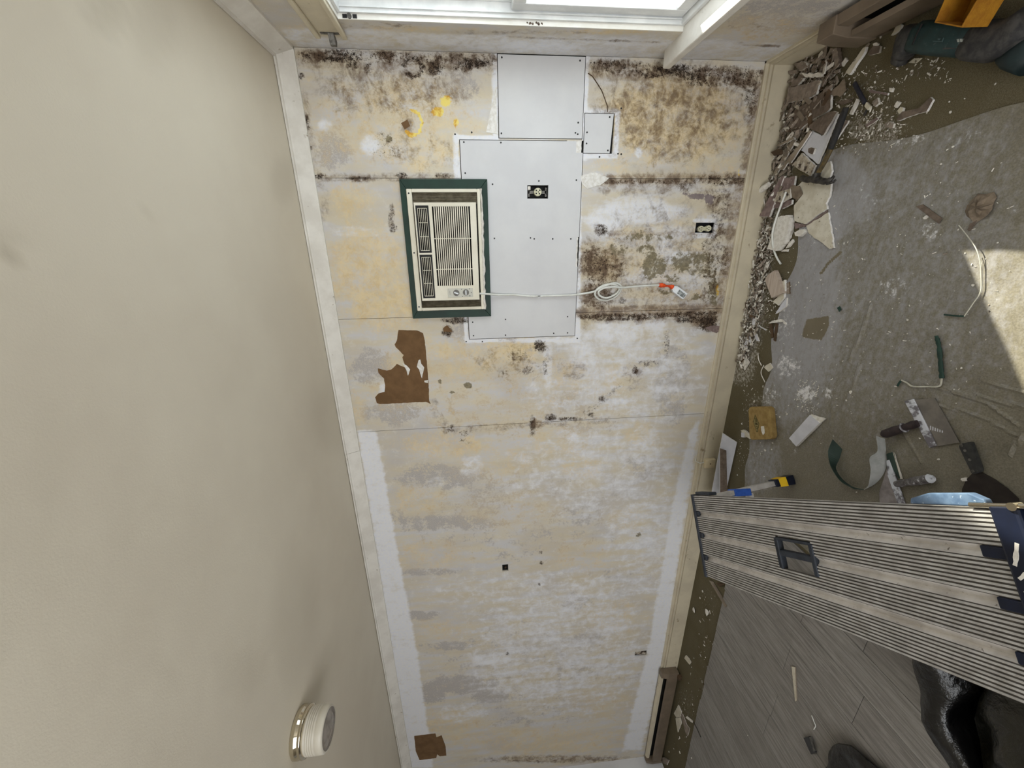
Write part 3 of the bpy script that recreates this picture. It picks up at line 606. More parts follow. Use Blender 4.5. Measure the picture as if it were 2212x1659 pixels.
def sash(x0, x1, z0, z1, nm):
    ya, yb = WY0 + 0.020, WY1 - 0.020; s = 0.052
    o = MB().box(x0, x1, ya, ya + s, z0, z1).box(x0, x1, yb - s, yb, z0, z1).box(x0, x1, ya + s, yb - s, z0, z0 + s).box(x0, x1, ya + s, yb - s, z1 - s, z1).build(nm, VINYL, win, bevel=0.004)
    MB().box((x0 + x1) / 2 - 0.002, (x0 + x1) / 2 + 0.002, ya + s - 0.004, yb - s + 0.004, z0 + s - 0.004, z1 - s + 0.004).build('pane', GLASS, o)
sash(0.040, 0.066, WZ0 + 0.020, 1.425, 'lower_sash'); sash(0.074, 0.100, 1.395, WZ1 - 0.018, 'upper_sash')
pk = MB()
for i in range(6): pk.cyl((0.009 + random.uniform(-.005, .005), WY1 - 0.0048, 1.30 + i * 0.012 + random.uniform(-.004, .004)), (0.009, WY1 - 0.003, 1.30 + i * 0.012), 0.003 + random.uniform(0, .003), n=7)
pk.build('paint_chip_spot', PAPERB, win)
st = MB().box(-0.072, 0.050, WY0 - 0.16, WY1 + 0.17, WZ0 - 0.034, WZ0 + 0.002).build('trim_3', TRIM, bevel=0.006); setp(st, kind='structure')
hc = thing('trim_4', kind='structure', loc=(-0.01, -0.75, WZ1))
MB().box(-0.014, 0, WY0 - 0.1, WY1 + 0.105, WZ1, WZ1 + 0.118).build('casing_board', BASEB, hc, bevel=0.002)
MB().box(-0.026, -0.014, WY0 - 0.1, WY1 + 0.105, WZ1 - 0.006, WZ1 + 0.014).build('casing_bead', BASEB, hc, bevel=0.004)
MB().box(-0.026, -0.014, WY0 - 0.1, WY1 + 0.105, WZ1 + 0.100, WZ1 + 0.120).build('casing_bead', BASEB, hc, bevel=0.004)

setp(MB().box(0.142, 0.52, YF, 0.3, 2.22, 2.32).build('added_eave', TRIM), kind='structure')        # unseen overhang added to cut off the sun above the window
# ---- floor: olive carpet strip, plastic sheet, grey planks
pf = Paint()
for pts, r, s in [([(1740, 160), (1700, 300), (1660, 440), (1640, 560), (1620, 700), (1600, 800)], 40, .55), ([(1860, 280), (1920, 290)], 40, .5), ([(1870, 200), (1960, 330)], 60, .3)]: pf.L(WHITE, pts, r, s)
for a in [(1640, 880, 40, 40, .4), (1530, 1300, 30, 60, .25), (1480, 1530, 30, 60, .3)]: pf.E(WHITE, *a)
fl = grid_obj('floor', 2, 0.0, (XL, 0.14), (YF - 0.12, 0.11), 0.02, CARPET, paint=lambda V: pf.run(chart(np.where(((V - CAM) @ RC)[:, 1:2] > 0.05, V, np.array([[-1.0, -0.1, 0.0]])))))
setp(fl, kind='structure')
ps = Paint()
for a in [(1900, 560, 420, 480, .45), (1720, 640, 140, 330, .85), (1800, 420, 130, 110, .8)]: ps.E(GREY, *a)
for a in [(1760, 480, 90, 80, 1.0), (1700, 700, 60, 110, .9), (1800, 380, 90, 60, .8), (1900, 400, 120, 70, .55), (1690, 780, 60, 60, .9), (1850, 640, 120, 60, .5), (2000, 500, 160, 60, .3), (1950, 620, 60, 50, .5), (1700, 880, 60, 60, .6), (1640, 1000, 60, 80, .6), (2100, 300, 120, 60, .4)]: ps.E(GREY, *a)
for a in [(1740, 850, 26, 22, .75), (1700, 790, 40, 30, .55), (1930, 620, 40, 26, .45), (1960, 290, 60, 26, .45), (2010, 500, 26, 22, .5), (1755, 480, 60, 60, .4), (1690, 690, 40, 60, .4), (1790, 850, 20, 16, .5), (2090, 300, 50, 30, .3), (1715, 970, 10, 24, .4), (1880, 420, 60, 40, .3), (1660, 860, 30, 30, .45)]: ps.E(WHITE, *a)
ps.P(TAN, [(1745, 690), (1790, 682), (1792, 705), (1775, 735), (1735, 730), (1738, 712)], 1.0, 7)
ps.L(TAN, [(1770, 590), (1785, 570), (1815, 545)], 4, .8)
def sheet_disp(V):
    V = V.copy(); UV = chart(V); z = np.full(len(V), 0.0035)
    z += 0.0012 * np.sin(V[:, 0] * 37 + 3 * np.sin(V[:, 1] * 9)) + 0.001 * np.sin(V[:, 1] * 51 + 2 * np.sin(V[:, 0] * 13))
    for pts, r, h in [([(2000, 830), (2080, 850), (2212, 880)], 5, .005), ([(2060, 850), (2130, 870), (2200, 920)], 4, .005), ([(2010, 870), (2120, 900), (2212, 950)], 4, .004), ([(2120, 820), (2212, 850)], 4, .004),
                      ([(1880, 660), (1860, 720), (1835, 780)], 4, .006), ([(1855, 790), (1840, 850), (1810, 900)], 5, .005), ([(1800, 860), (1795, 930)], 5, .005), ([(2180, 980), (2212, 940)], 5, .008), ([(1950, 930), (1990, 1000)], 4, .004)]:
        best = np.full(len(V), 1e9)
        for a, b in zip(pts[:-1], pts[1:]):
            a = np.array(a); b = np.array(b); ab = b - a; t = np.clip(((UV - a) @ ab) / (ab @ ab), 0, 1); best = np.minimum(best, np.linalg.norm(UV - (a + t[:, None] * ab), axis=1))
        z += h * smooth(1.2 - best / r)
    wx = smooth((V[:, 0] + 0.75) / 0.29); wy = smooth((V[:, 1] + 0.60) / 0.31)
    x0 = V[:, 0].copy(); V[:, 0] += wx * 0.012 * np.sin(V[:, 1] * 11); V[:, 1] += wy * (0.02 * np.sin(x0 * 9) + 0.012 * np.sin(x0 * 23 + 1) - 0.05 * smooth((x0 + 0.75) / 0.3))
    V[:, 2] = z; return V
sh = grid_obj('drop_sheet', 2, 0.004, (-2.30, -0.457), (-2.0, -0.285), 0.008, SHEET, paint=lambda V: ps.run(chart(V)), disp=sheet_disp)
setp(sh, 'dusty wrinkled clear plastic drop sheet lying over the olive carpet', 'drop sheet')
pitch = 0.186; x = -2.32; k = 0; proto = None
while x > XL + 0.02:
    y = -0.33 - 0.012 * (-x - 2.3) - random.uniform(0, .012); segs = [y, y - random.uniform(0.5, 1.1), y - 2.2, YF]
    for a, b in zip(segs[:-1], segs[1:]):
        x1 = max(x - pitch + 0.0022, XL)
        sk = 0.10
        MB().add([(x + sk * -(a - y) * 0, a, 0.001), (x1, a, 0.001), (x1, b + 0.002, 0.001), (x, b + 0.002, 0.001), (x, a, 0.007), (x1, a, 0.007), (x1, b + 0.002, 0.007), (x, b + 0.002, 0.007)],
                 [(0, 3, 2, 1), (4, 5, 6, 7), (0, 1, 5, 4), (1, 2, 6, 5), (2, 3, 7, 6), (3, 0, 4, 7)]).build('floor_plank', PLANK, fl, bevel=0.001)
    x -= pitch; k += 1

# ================================================================== THINGS ON THE WALL
# ---- green timber surround of the air conditioner
gx0, gx1, gz0, gz1 = -1.213, -0.522, 1.528, 1.961; ix0, ix1, iz0, iz1 = -1.170, -0.567, 1.566, 1.931
gf = thing('trim_6', kind='structure', loc=((gx0 + gx1) / 2, 0, gz0))
def tboard(pts):
    n = 4; vs = [(x, -0.018, z) for x, z in pts] + [(x, -0.0015, z) for x, z in pts]
    MB().add(vs, [(0, 1, 2, 3), (7, 6, 5, 4)] + [(i, 4 + i, 4 + (i + 1) % 4, (i + 1) % 4) for i in range(4)]).build('surround_board', GREEN, gf, bevel=0.0015)
e = 0.0006
tboard([(gx0, gz0), (gx1, gz0), (ix1 - e, iz0 - e), (ix0 + e, iz0 - e)]); tboard([(gx0, gz1), (gx1, gz1), (ix1 - e, iz1 + e), (ix0 + e, iz1 + e)])
tboard([(gx0, gz0 + e), (gx0, gz1 - e), (ix0, iz1), (ix0, iz0)]); tboard([(gx1, gz0 + e), (gx1, gz1 - e), (ix1, iz1), (ix1, iz0)])

# ---- air conditioner
ac = thing('air_conditioner', 'cream through-wall air conditioner with slatted grille, two knobs and green surround', 'air conditioner', ((ix0 + ix1) / 2, -0.02, iz0))
yF = -0.060                                            # plane of the front
def q(u, v, y=yF): p = Wl(u, v, y); return float(p[0]), float(p[2])
c = [q(*t) for t in px('ac', [(265, 340), (945, 335), (985, 1390), (365, 1410)])]
bx1 = (c[0][0] + c[1][0]) / 2; bx0 = (c[2][0] + c[3][0]) / 2; bz1 = (c[0][1] + c[3][1]) / 2; bz0 = (c[1][1] + c[2][1]) / 2
fl_ = 0.026
MB().box(ix0, ix1, -0.030, -0.004, iz1 - fl_, iz1).box(ix0, ix1, -0.030, -0.004, iz0, iz0 + 0.016).box(ix0, ix0 + 0.016, -0.030, -0.004, iz0 + 0.016, iz1 - fl_).box(ix1 - 0.016, ix1, -0.030, -0.004, iz0 + 0.016, iz1 - fl_).build('sleeve_frame', CREAM, ac, bevel=0.003)
MB().box(ix0 + 0.016, ix1 - 0.016, -0.008, -0.004, iz0 + 0.016, iz1 - fl_).build('sleeve_back', DARK, ac)
# accordion side curtains
for xa, xb in ((ix0 + 0.017, bx0 + 0.004), (bx1 - 0.004, ix1 - 0.017)):
    o = MB(); n = 7; z0, z1 = iz0 + 0.018, iz1 - fl_ - 0.002; vs = []
    for i in range(2 * n + 1):
        x = xa + (xb - xa) * i / (2 * n); y = -0.022 if i % 2 else -0.012; vs += [(x, y, z0), (x, y, z1)]
    o.add(vs, [(2 * i, 2 * i + 2, 2 * i + 3, 2 * i + 1) for i in range(2 * n)]).build('accordion_curtain', ACCORD, ac, fixn=False)
# white caulk bead under the sleeve
zc = iz0 - 0.004
MB().tube([(ix0 + (ix1 - ix0) * i / 30, -0.026 + random.uniform(-.002, .002), zc + random.uniform(-.003, .003)) for i in range(31)], [0.006 + random.uniform(-.003, .003) for _ in range(31)], 8).build('caulk_bead', CHIP, ac)
# openings of the front
def rct(pts):
    cc = [q(*t) for t in px('ac', pts)]; xs = sorted(t[0] for t in cc); zs = sorted(t[1] for t in cc)
    return ((xs[0] + xs[1]) / 2, (xs[2] + xs[3]) / 2), ((zs[0] + zs[1]) / 2, (zs[2] + zs[3]) / 2)
V1 = rct([(285, 370), (425, 370), (465, 885), (335, 885)]); V2 = rct([(330, 905), (470, 905), (505, 1375), (375, 1380)]); GR = rct([(465, 380), (880, 380), (915, 1235), (530, 1250)])
zv = (min(V1[1][0], V2[1][0]), max(V1[1][1], V2[1][1])); V1 = (V1[0], zv); V2 = (V2[0], zv)
front = grid_obj('front_panel', 1, yF, (bx0, bx1), (bz0, bz1), 1.0, CREAM, ac, holes=[V1, V2, GR], depth=0.014)
MB().box(bx0 + 0.001, bx1 - 0.001, yF + 0.014, -0.012, bz0 + 0.001, bz0 + 0.006).box(bx0 + 0.001, bx1 - 0.001, yF + 0.014, -0.012, bz1 - 0.006, bz1 - 0.001).box(bx0 + 0.001, bx0 + 0.006, yF + 0.014, -0.012, bz0, bz1).box(bx1 - 0.006, bx1 - 0.001, yF + 0.014, -0.012, bz0, bz1).build('body_shell', CREAM, ac)
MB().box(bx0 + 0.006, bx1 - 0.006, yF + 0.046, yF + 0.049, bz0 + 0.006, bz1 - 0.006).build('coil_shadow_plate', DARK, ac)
ns = 18; zg0, zg1 = GR[1]; pit = (zg1 - zg0) / ns
proto = None
for i in range(1, ns):
    zc = zg0 + pit * i
    MB().box(GR[0][0] + 0.0005, GR[0][1] - 0.0005, yF + 0.0005, yF + 0.010, zc - pit * 0.25, zc + pit * 0.25).build('grille_slat', CREAMD, ac)
for tq in (0.30, 0.685):
    xx = GR[0][1] + (GR[0][0] - GR[0][1]) * (1 - tq) if False else GR[0][0] + (GR[0][1] - GR[0][0]) * (0.22 if tq < 0.5 else 0.61)
    MB().box(xx - 0.0018, xx + 0.0018, yF + 0.001, yF + 0.006, zg0, zg1).build('grille_crossbar', CREAMD, ac)
for V in (V1, V2):
    vent = MB().box(V[0][0] + .0004, V[0][1] - .0004, yF + 0.002, yF + 0.012, V[1][0] + .0004, V[1][0] + 0.007).box(V[0][0] + .0004, V[0][1] - .0004, yF + 0.002, yF + 0.012, V[1][1] - 0.007, V[1][1] - .0004).box(V[0][0] + .0004, V[0][0] + 0.007, yF + 0.002, yF + 0.012, V[1][0] + .007, V[1][1] - .007).box(V[0][1] - 0.009, V[0][1] - .0004, yF + 0.002, yF + 0.012, V[1][0] + .007, V[1][1] - .007).build('air_vent', BLACK, ac)
    z0, z1 = V[1][0] + 0.010, V[1][1] - 0.010; x0, x1 = V[0][0] + 0.011, V[0][1] - 0.013
    for i in range(6):
        zz = z0 + (z1 - z0) * i / 5; MB().box(x0, x1, yF + 0.001, yF + 0.007, zz - 0.0011, zz + 0.0011).build('vent_bar', CREAMD, vent)
    for i in range(4):
        xx = x0 + (x1 - x0) * i / 3; MB().box(xx - 0.0012, xx + 0.0012, yF + 0.0005, yF + 0.006, z0, z1).build('vent_crossbar', CREAMD, vent)
# control plate, knobs, printed marks
cp = rct([(640, 1275), (910, 1265), (915, 1365), (640, 1372)])
plate = MB().box(cp[0][0], cp[0][1], yF - 0.0012, yF, cp[1][0], cp[1][1]).build('control_plate', M('control_plate_silver', (196, 194, 182), (186, 184, 172), 20.0, 0.4), ac, bevel=0.0008)
for (u, v), ang in zip(px('ac', [(733, 1320), (837, 1315)]), (0.35, 1.57)):
    x, z = q(u, v)
    MB().cyl((x, yF - 0.0012, z), (x, yF - 0.003, z), 0.0165, 0.0160, 28).build('knob_ring', STEEL, plate)
    kb = MB().cyl((x, yF - 0.003, z), (x, yF - 0.006, z), 0.0142, 0.0135, 28).build('knob', M('knob_grey', (104, 100, 92), (90, 86, 80), 30.0, 0.4), plate)
    R_ = Matrix.Translation((x, 0, z)) @ Matrix.Rotation(ang, 4, 'Y')
    MB().box(-0.0035, 0.0035, yF - 0.014, yF - 0.006, -0.012, 0.012, M_=R_).build('knob_grip', WHITEP, plate, bevel=0.001)
for u, v, du, dv in ((954.6, 635, .5, 7), (972, 633, .5, 4.5), (997, 625, .8, .8), (1014, 624, .9, .9), (1018, 632, .8, 1.2), (999, 640, .8, .8), (1015, 639, 1, .9)):
    x0, z0 = q(u - du, v - dv, yF - .0014); x1, z1 = q(u + du, v + dv, yF - .0014); yy = yF - 0.0004 if u < 960 else yF - 0.0016
    MB().box(min(x0, x1), max(x0, x1), yy, yF + 0.0005, min(z0, z1), max(z0, z1)).build('printed_mark', DKOAK, ac)
for u, v in px('ac', [(215, 238), (275, 886), (328, 1472)]):
    p = Wl(u, v, -0.030); MB().cyl((p[0], -0.032, p[2]), (p[0], -0.029, p[2]), 0.004, n=10).build('sleeve_screw', SCREW, ac)
# power cord with a loose knot, orange tape and plug
cp_ = [(1036, 634, -.030), (1050, 635, -.026), (1080, 637, -.012), (1110, 637, -.009), (1150, 640, -.009), (1190, 639, -.009), (1222, 638, -.010)]
cp_ += [(u, v, y) for (u, v), y in zip(px('w5', [(0, 1266), (110, 1250), (200, 1232), (290, 1190), (380, 1150), (450, 1150), (484, 1195), (440, 1272), (350, 1318), (262, 1312), (214, 1265), (236, 1208), (320, 1163), (410, 1160), (462, 1198), (425, 1258), (335, 1297), (268, 1276), (252, 1232), (310, 1196), (400, 1185), (510, 1190), (700, 1174), (880, 1165)]),
        [-.012, -.014, -.018, -.024, -.022, -.018, -.016, -.014, -.014, -.016, -.018, -.020, -.022, -.022, -.020, -.022, -.026, -.030, -.034, -.036, -.034, -.030, -.024, -.022])]
MB().tube([tuple(p) for p in spline([Wl(u, v, y) for u, v, y in cp_], 7)], 0.0056, 10).build('power_cord', CORD, ac)
ot = [Wl(u, v, -.024) for u, v in ((1424, 615.5), (1434, 617), (1444, 618), (1452, 620), (1455, 622))]
MB().tube(spline(ot, 6), [0.009 + 0.004 * math.sin(i * 0.45) + random.uniform(-.0015, .0015) for i in range(25)], 12).build('orange_tape', ORANGE, ac)
a_ = Vector(Wl(1453, 621, -.024)); b_ = Vector(Wl(1478, 640, -.030)); ax_ = (b_ - a_); L_ = ax_.length; ax_.normalize(); sd = ax_.cross(Vector((0, 1, 0))).normalized(); nn = sd.cross(ax_)
def pp(l, s, n): return tuple(a_ + ax_ * l + sd * s + nn * n)
def loft(rings, closed=True):
    o = MB(); vs = [p for r in rings for p in r]; n = len(rings[0])
    fs = [list(range(n))[::-1], list(range((len(rings) - 1) * n, len(rings) * n))] + [(i * n + k, i * n + (k + 1) % n, (i + 1) * n + (k + 1) % n, (i + 1) * n + k) for i in range(len(rings) - 1) for k in range(n)]
    return o.add(vs, fs)
def rg(l, s, n): return [pp(l, -s, -n), pp(l, s, -n), pp(l, s, n), pp(l, -s, n)]
pg = loft([rg(0, .010, .009), rg(0.014, .019, .013), rg(0.030, .020, .016), rg(L_, .020, .016)]).build('plug', WHITEP, ac, bevel=0.002)
MB().add([pp(0.034, -.014, .0165), pp(0.034, .010, .0165), pp(L_ - .004, .010, .0165), pp(L_ - .004, -.014, .0165), pp(0.034, -.014, -.0165), pp(0.034, .010, -.0165), pp(L_ - .004, .010, -.0165), pp(L_ - .004, -.014, -.0165)], [(0, 1, 2, 3), (7, 6, 5, 4), (0, 4, 5, 1), (1, 5, 6, 2), (2, 6, 7, 3), (3, 7, 4, 0)], 0).build('rating_label', M('plug_label', (176, 180, 180), (110, 116, 116), 120.0, 0.6, lo=.45, hi=.55), pg)

# ---- upper outlet: open box behind the drywall patch, single receptacle
def open_box(par, r, dep=0.055, y0=0.012):
    x0, x1 = r[0]; z0, z1 = r[1]; t = 0.0015
    return MB().box(x0, x0 + t, y0, dep, z0, z1).box(x1 - t, x1, y0, dep, z0, z1).box(x0, x1, y0, dep, z0, z0 + t).box(x0, x1, y0, dep, z1 - t, z1).box(x0, x1, dep, dep + t, z0, z1).build('outlet_box', BLACK, par)
ou = thing('electrical_outlet', 'single ivory receptacle in an open box cut into the new drywall patch', 'outlet', (sum(O1[0]) / 2, 0.0, O1[1][0]))
open_box(ou, ((O1[0][0] + .002, O1[0][1] - .002), (O1[1][0] + .002, O1[1][1] - .002)))
cx, cz = Wl(1163, 414.5)[[0, 2]]
yk = MB().box(cx - .007, cx + .007, .018, .020, O1[1][0] + .008, O1[1][1] - .008).box(cx - .022, cx + .022, .018, .020, O1[1][0] + .006, O1[1][0] + .014).box(cx - .022, cx + .022, .018, .020, O1[1][1] - .014, O1[1][1] - .006).build('mounting_yoke', STEEL, ou)
MB().cyl((cx, .020, cz + .002), (cx, .002, cz + .002), .0205, .0190, 24).build('receptacle_face', IVORY, ou, bevel=0.002)
sl = MB()
for dx, dz in ((.007, .010), (-.007, .010), (.008, -.008), (-.008, -.006)): sl.box(cx + dx - .003, cx + dx + .003, .0008, .003, cz + dz - .003, cz + dz + .004)
sl.cyl((cx, .0008, cz), (cx, .003, cz), .0026, n=10).build('socket_slot', BLACK, ou)
for dx, z in ((-.017, O1[1][0] + .010), (.017, O1[1][0] + .010), (-.017, O1[1][1] - .010)): MB().cyl((cx + dx, .015, z), (cx + dx, .018, z), .005, n=12).build('yoke_screw', STEEL, ou)
MB().box(cx + .010, cx + .026, .002, .005, O1[1][1] - .017, O1[1][1] - .003).build('plaster_ear', CHIP, ou)

# ---- lower outlet: duplex receptacle
od = thing('electrical_outlet', 'ivory duplex receptacle without cover plate, low on the mouldy wall near the baseboard', 'outlet', (sum(O2[0]) / 2, 0.0, O2[1][0]))
open_box(od, ((O2[0][0] + .001, O2[0][1] - .001), (O2[1][0] + .001, O2[1][1] - .001)), 0.05)
for (u, v) in ((1514.3, 494.5), (1530.5, 493.5)):
    x, z = Wl(u, v, .006)[[0, 2]]
    fc = MB().cyl((x, .022, z), (x, .005, z), .0165, .0158, 24).build('receptacle_face', IVORY, od, bevel=0.0015)
    s_ = MB()
    for dx in (.006, -.006): s_.box(x + dx - .0013, x + dx + .0013, .004, .007, z - .006, z + .003)
    s_.cyl((x, .004, z + .009), (x, .007, z + .009), .0028, n=10).build('socket_slot', BLACK, fc)
xa, za = Wl(1522.5, 494, .008)[[0, 2]]; MB().box(xa - .010, xa + .010, .010, .020, za - .012, za + .012).build('receptacle_body', IVORY, od)
for u in (1507, 1538): x, z = Wl(u, 494, .012)[[0, 2]]; MB().box(x - .008, x + .008, .012, .014, z - .006, z + .006).build('mounting_yoke', STEEL, od)

# ---- telephone jack on the baseboard
jk = thing('telephone_jack', 'small ivory telephone jack screwed to the baseboard beside the leaning boards', 'phone jack', tuple(Wl(1533, 1003, -bt)))
j0 = Wl(1525, 993, -bt - .02); j1 = Wl(1543, 1010, -bt - .02)
MB().box(min(j0[0], j1[0]), max(j0[0], j1[0]), -bt - .024, -bt, min(j0[2], j1[2]), max(j0[2], j1[2])).build('jack_body', M('jack_ivory', (222, 208, 176), (206, 190, 156), 14.0, .5), jk, bevel=0.003)
jm = ((j0 + j1) / 2); MB().box(jm[0] - .004, jm[0] + .004, -bt - .0246, -bt - .02, jm[2] - .004, jm[2] + .004).build('jack_port', DKWOOD, jk)
MB().tube(spline([(jm[0] + .004, -bt - .006, max(j0[2], j1[2]) - .004), (jm[0], -bt - .005, max(j0[2], j1[2]) + .02), (jm[0] + .004, -bt - .004, bh - .005), (jm[0] + .012, -.012, bh + .012), (jm[0] + .03, -.004, bh + .006)], 6), .0024, 6).build('jack_wire', CORD, jk)

# ---- baseboard heaters
hx0, hx1 = -5.56, -4.30
hp = [(-bt, 0.012), (-.075, 0.012), (-.075, .105), (-.068, .118), (-.068, .128), (-.060, .158), (-bt, .158)]
hl = thing('baseboard_heater', 'taupe metal baseboard heater along the far end of the stained wall', 'heater', (hx1, -.02, 0))
MB().extr([(-.058, .02), (-.076, .02), (-.076, .104), (-.058, .108)], 'x', hx0 + .03, hx1 - .06).build('heater_cover', TAUPE, hl, bevel=.002)
MB().extr([(-.0195, .128), (-.046, .128), (-.044, .150), (-.0195, .160)], 'x', hx0 + .03, hx1 - .06).build('heater_hood', BASEB, hl, bevel=.002)
MB().box(hx0 + .03, hx1 - .06, -.026, -.0195, .02, .128).build('heater_back', DARK, hl)
for x0, x1 in ((hx1 - .06, hx1), (hx0, hx0 + .03)): MB().extr([(-.0195, .015), (-.080, .015), (-.080, .105), (-.066, .162), (-.0195, .164)], 'x', x0, x1).build('heater_end_cap', TAUPE, hl, bevel=.003)
MB().box(hx1 - .05, hx1 - .01, -.105, -.081, .001, .03).build('heater_foot', DKWOOD, hl)
yq = -0.40
hr = thing('baseboard_heater', 'taupe metal baseboard heater under the window beside the power tool', 'heater', (-.02, yq, 0))
MB().extr([(-.066, .03), (-.086, .03), (-.086, .130), (-.066, .136)], 'y', yq - .08, -2.2).build('heater_cover', TAUPE, hr, bevel=.002)
MB().extr([(-.0195, .160), (-.056, .150), (-.054, .196), (-.0195, .204)], 'y', yq - .08, -2.2).build('heater_hood', TAUPE, hr, bevel=.002)
MB().box(-.028, -.0195, -2.2, yq - .08, .03, .16).build('heater_back', DARK, hr)
MB().extr([(-.0195, .02), (-.090, .02), (-.090, .14), (-.080, .206), (-.0195, .208)], 'y', yq, yq - .08).build('heater_end_cap', TAUPE, hr, bevel=.003)

# ---- ceiling light
_p = chart(np.array([[-2.790, -1.055, H]]))[0]; clx, cly = F(_p[0] - 12, _p[1] + 8, H)[:2]
cl = thing('ceiling_light', 'small round ceiling light with chrome ring and ribbed white glass', 'ceiling light', (clx, cly, H))
c0 = (clx, cly, H)
MB().lathe([(0.0, -.0005), (.092, -.0005), (.100, -.006), (.100, -.022), (.094, -.030), (.094, -.034), (.100, -.038), (.098, -.046), (.086, -.048)], c0, 48, sc=.94).build('chrome_ring', CHROME, cl, fixn=False)
prf = [(.086, -.048)]
for i in range(5): prf += [(.090, -.052 - i * .009), (.090, -.058 - i * .009), (.0865, -.060 - i * .009)]
prf += [(.090, -.100), (.089, -.125), (.084, -.132), (.078, -.132)]
MB().lathe(prf, c0, 48, sc=.94).build('glass_body', RIBW, cl, fixn=False)
MB().lathe([(.079, -.131), (.074, -.126), (.055, -.134), (.030, -.138), (0.0005, -.139)], c0, 48, sc=.94).build('bottom_lens', M('lens_glass', (150, 142, 134), (120, 112, 104), 26.0, .12, spec=.8), cl, fixn=False)

# ---- shade bracket on the window jamb and curtain bracket on the head casing
sb = thing('shade_bracket', 'small black roller shade bracket on the white window jamb', 'bracket', (.02, WY1 - .001, 2.06))
zb = 2.062
MB().box(.003, .015, WY1 - .007, WY1 - .0045, zb, zb + .016).build('bracket_plate', BLACK, sb); MB().cyl((.009, WY1 - .0045, zb - .010), (.009, WY1 - .012, zb - .010), .0085, n=18).build('bracket_cup', STEEL, sb)
MB().box(.003, .015, WY1 - .007, WY1 - .0045, zb - .038, zb - .022).build('bracket_plate', BLACK, sb)
cbk = thing('curtain_bracket', 'dark metal curtain rod bracket at the end of the window head casing', 'bracket', (-.014, -.178, 2.15))
MB().box(-.017, -.014, -.186, -.172, 2.118, 2.192).build('bracket_plate', STEEL, cbk); MB().prism([(-.017, -.186), (-.050, -.172), (-.050, -.150), (-.030, -.140), (-.017, -.160)], 2.140, 2.162, (0, 0)).build('bracket_hook', STEEL, cbk)

# ================================================================== THINGS ON THE FLOOR
SH = 0.006                                             # top of the plastic sheet
def poly_on(cid, pts, z): return [tuple(F(u, v, z)[:2]) for u, v in px(cid, pts)]
def slab(name, cid, pts, z0, th, mats, label, cat='debris', group=None, rough=0.0015, slope=(0, 0), part=None):
    poly = poly_on(cid, pts, z0 + th)
    if rough: poly = rough_poly(poly, rough, 0.010)
    o = MB().prism(poly, z0, z0 + th, (0, 1), slope).build(name, mats)
    return setp(o, label, cat, group)
def lift(o, dz): o.location.z += dz
GD = 'broken drywall along the baseboard'
# --- the pile by the corner and along the baseboard: larger broken pieces, each a thing
slab('drywall_shard', 'a', [(545, 570), (800, 505), (860, 480), (880, 490), (830, 640), (745, 690), (515, 740)], .022, .011, (PAPERG, GYP), 'grey paper-backed drywall shard with white edges nearest the room corner', group=GD, slope=(.05, .05))
slab('drywall_shard', 'a', [(600, 820), (800, 700), (1010, 530), (1005, 790), (960, 840), (760, 950), (640, 1060), (590, 1000)], .012, .011, (PAPERB, GYP), 'largest dark brown-backed drywall shard, above the hammer handle', group=GD)
slab('drywall_shard', 'a', [(770, 985), (960, 850), (1040, 828), (1080, 842), (985, 990), (920, 1100), (770, 1020)], .026, .010, (PAPERB, GYP), 'brown triangular drywall shard resting against the hammer handle', group=GD, slope=(.04, 0))
slab('drywall_shard', 'a', [(680, 1270), (800, 1045), (910, 1110), (1050, 860), (1085, 860), (960, 1180), (860, 1420)], .010, .010, (FACEW, GYP), 'clean white drywall shard lying under the hammer handle', group=GD)
slab('drywall_chip', 'a', [(755, 1250), (790, 1235), (830, 1250), (805, 1315), (755, 1290)], .0205, .010, (PAPERB, GYP), 'tiny brown-topped square chip on the clean white shard', group=GD)
slab('drywall_shard', 'a', [(580, 1435), (690, 1300), (830, 1440), (770, 1560)], .022, .010, (MOLDY, GYP), 'mould-spotted drywall shard beside the hammer head', group=GD, slope=(.06, .02))
slab('drywall_shard', 'a', [(890, 1590), (930, 1420), (1000, 1390), (1020, 1500), (990, 1600)], .008, .010, (FACEC, GYP), 'pale ragged shard poking out past the hammer neck', group=GD)
slab('plaster_chunk', 'a', [(600, 300), (700, 270), (760, 330), (650, 380)], .004, .022, (PAPERG, CHIP), 'crumbly plaster chunk jammed in the room corner', group=GD, rough=.003)
slab('plaster_chunk', 'a', [(680, 410), (880, 400), (900, 440), (720, 450)], .030, .014, (CHIP, CHIP), 'narrow pale plaster chunk on top of the corner rubble', group=GD, rough=.003)
slab('plaster_chunk', 'a', [(560, 550), (580, 470), (700, 460), (640, 540)], .014, .014, (PAPERG, CHIP), 'plaster chunk between the baseboard and the grey shard', group=GD, rough=.003)
slab('lath_stick', 'a', [(780, 300), (935, 168), (958, 190), (850, 290)], .012, .008, (WOODL, WOODL), 'short lath stick against the baseboard under the window wall', group=GD)
slab('torn_paper', 'a', [(1000, 130), (1080, 120), (1100, 320), (1060, 340), (1030, 220)], .006, .018, (PAPERG, PAPERB), 'rolled strip of grey torn paper in the corner pile', group=GD)
slab('lath_stick', 'a', [(1170, 400), (1370, 120), (1400, 110), (1390, 160), (1215, 425)], .003, .012, (FACEC, GYP), 'long pale stick pointing at the window wall', group=GD)
slab('lath_stick', 'a', [(1375, 122), (1435, 62), (1442, 72), (1400, 130)], .003, .004, (WOODL, WOODL), 'thin splinter at the tip of the long pale stick', group=GD)
slab('torn_paper', 'a', [(1010, 620), (1100, 540), (1160, 470), (1170, 590), (1100, 670), (1010, 650)], .018, .003, (CRUMPLE, CRUMPLE), 'ragged brown paper scrap above the hammer grip', group=GD, rough=.003, slope=(.1, .1))
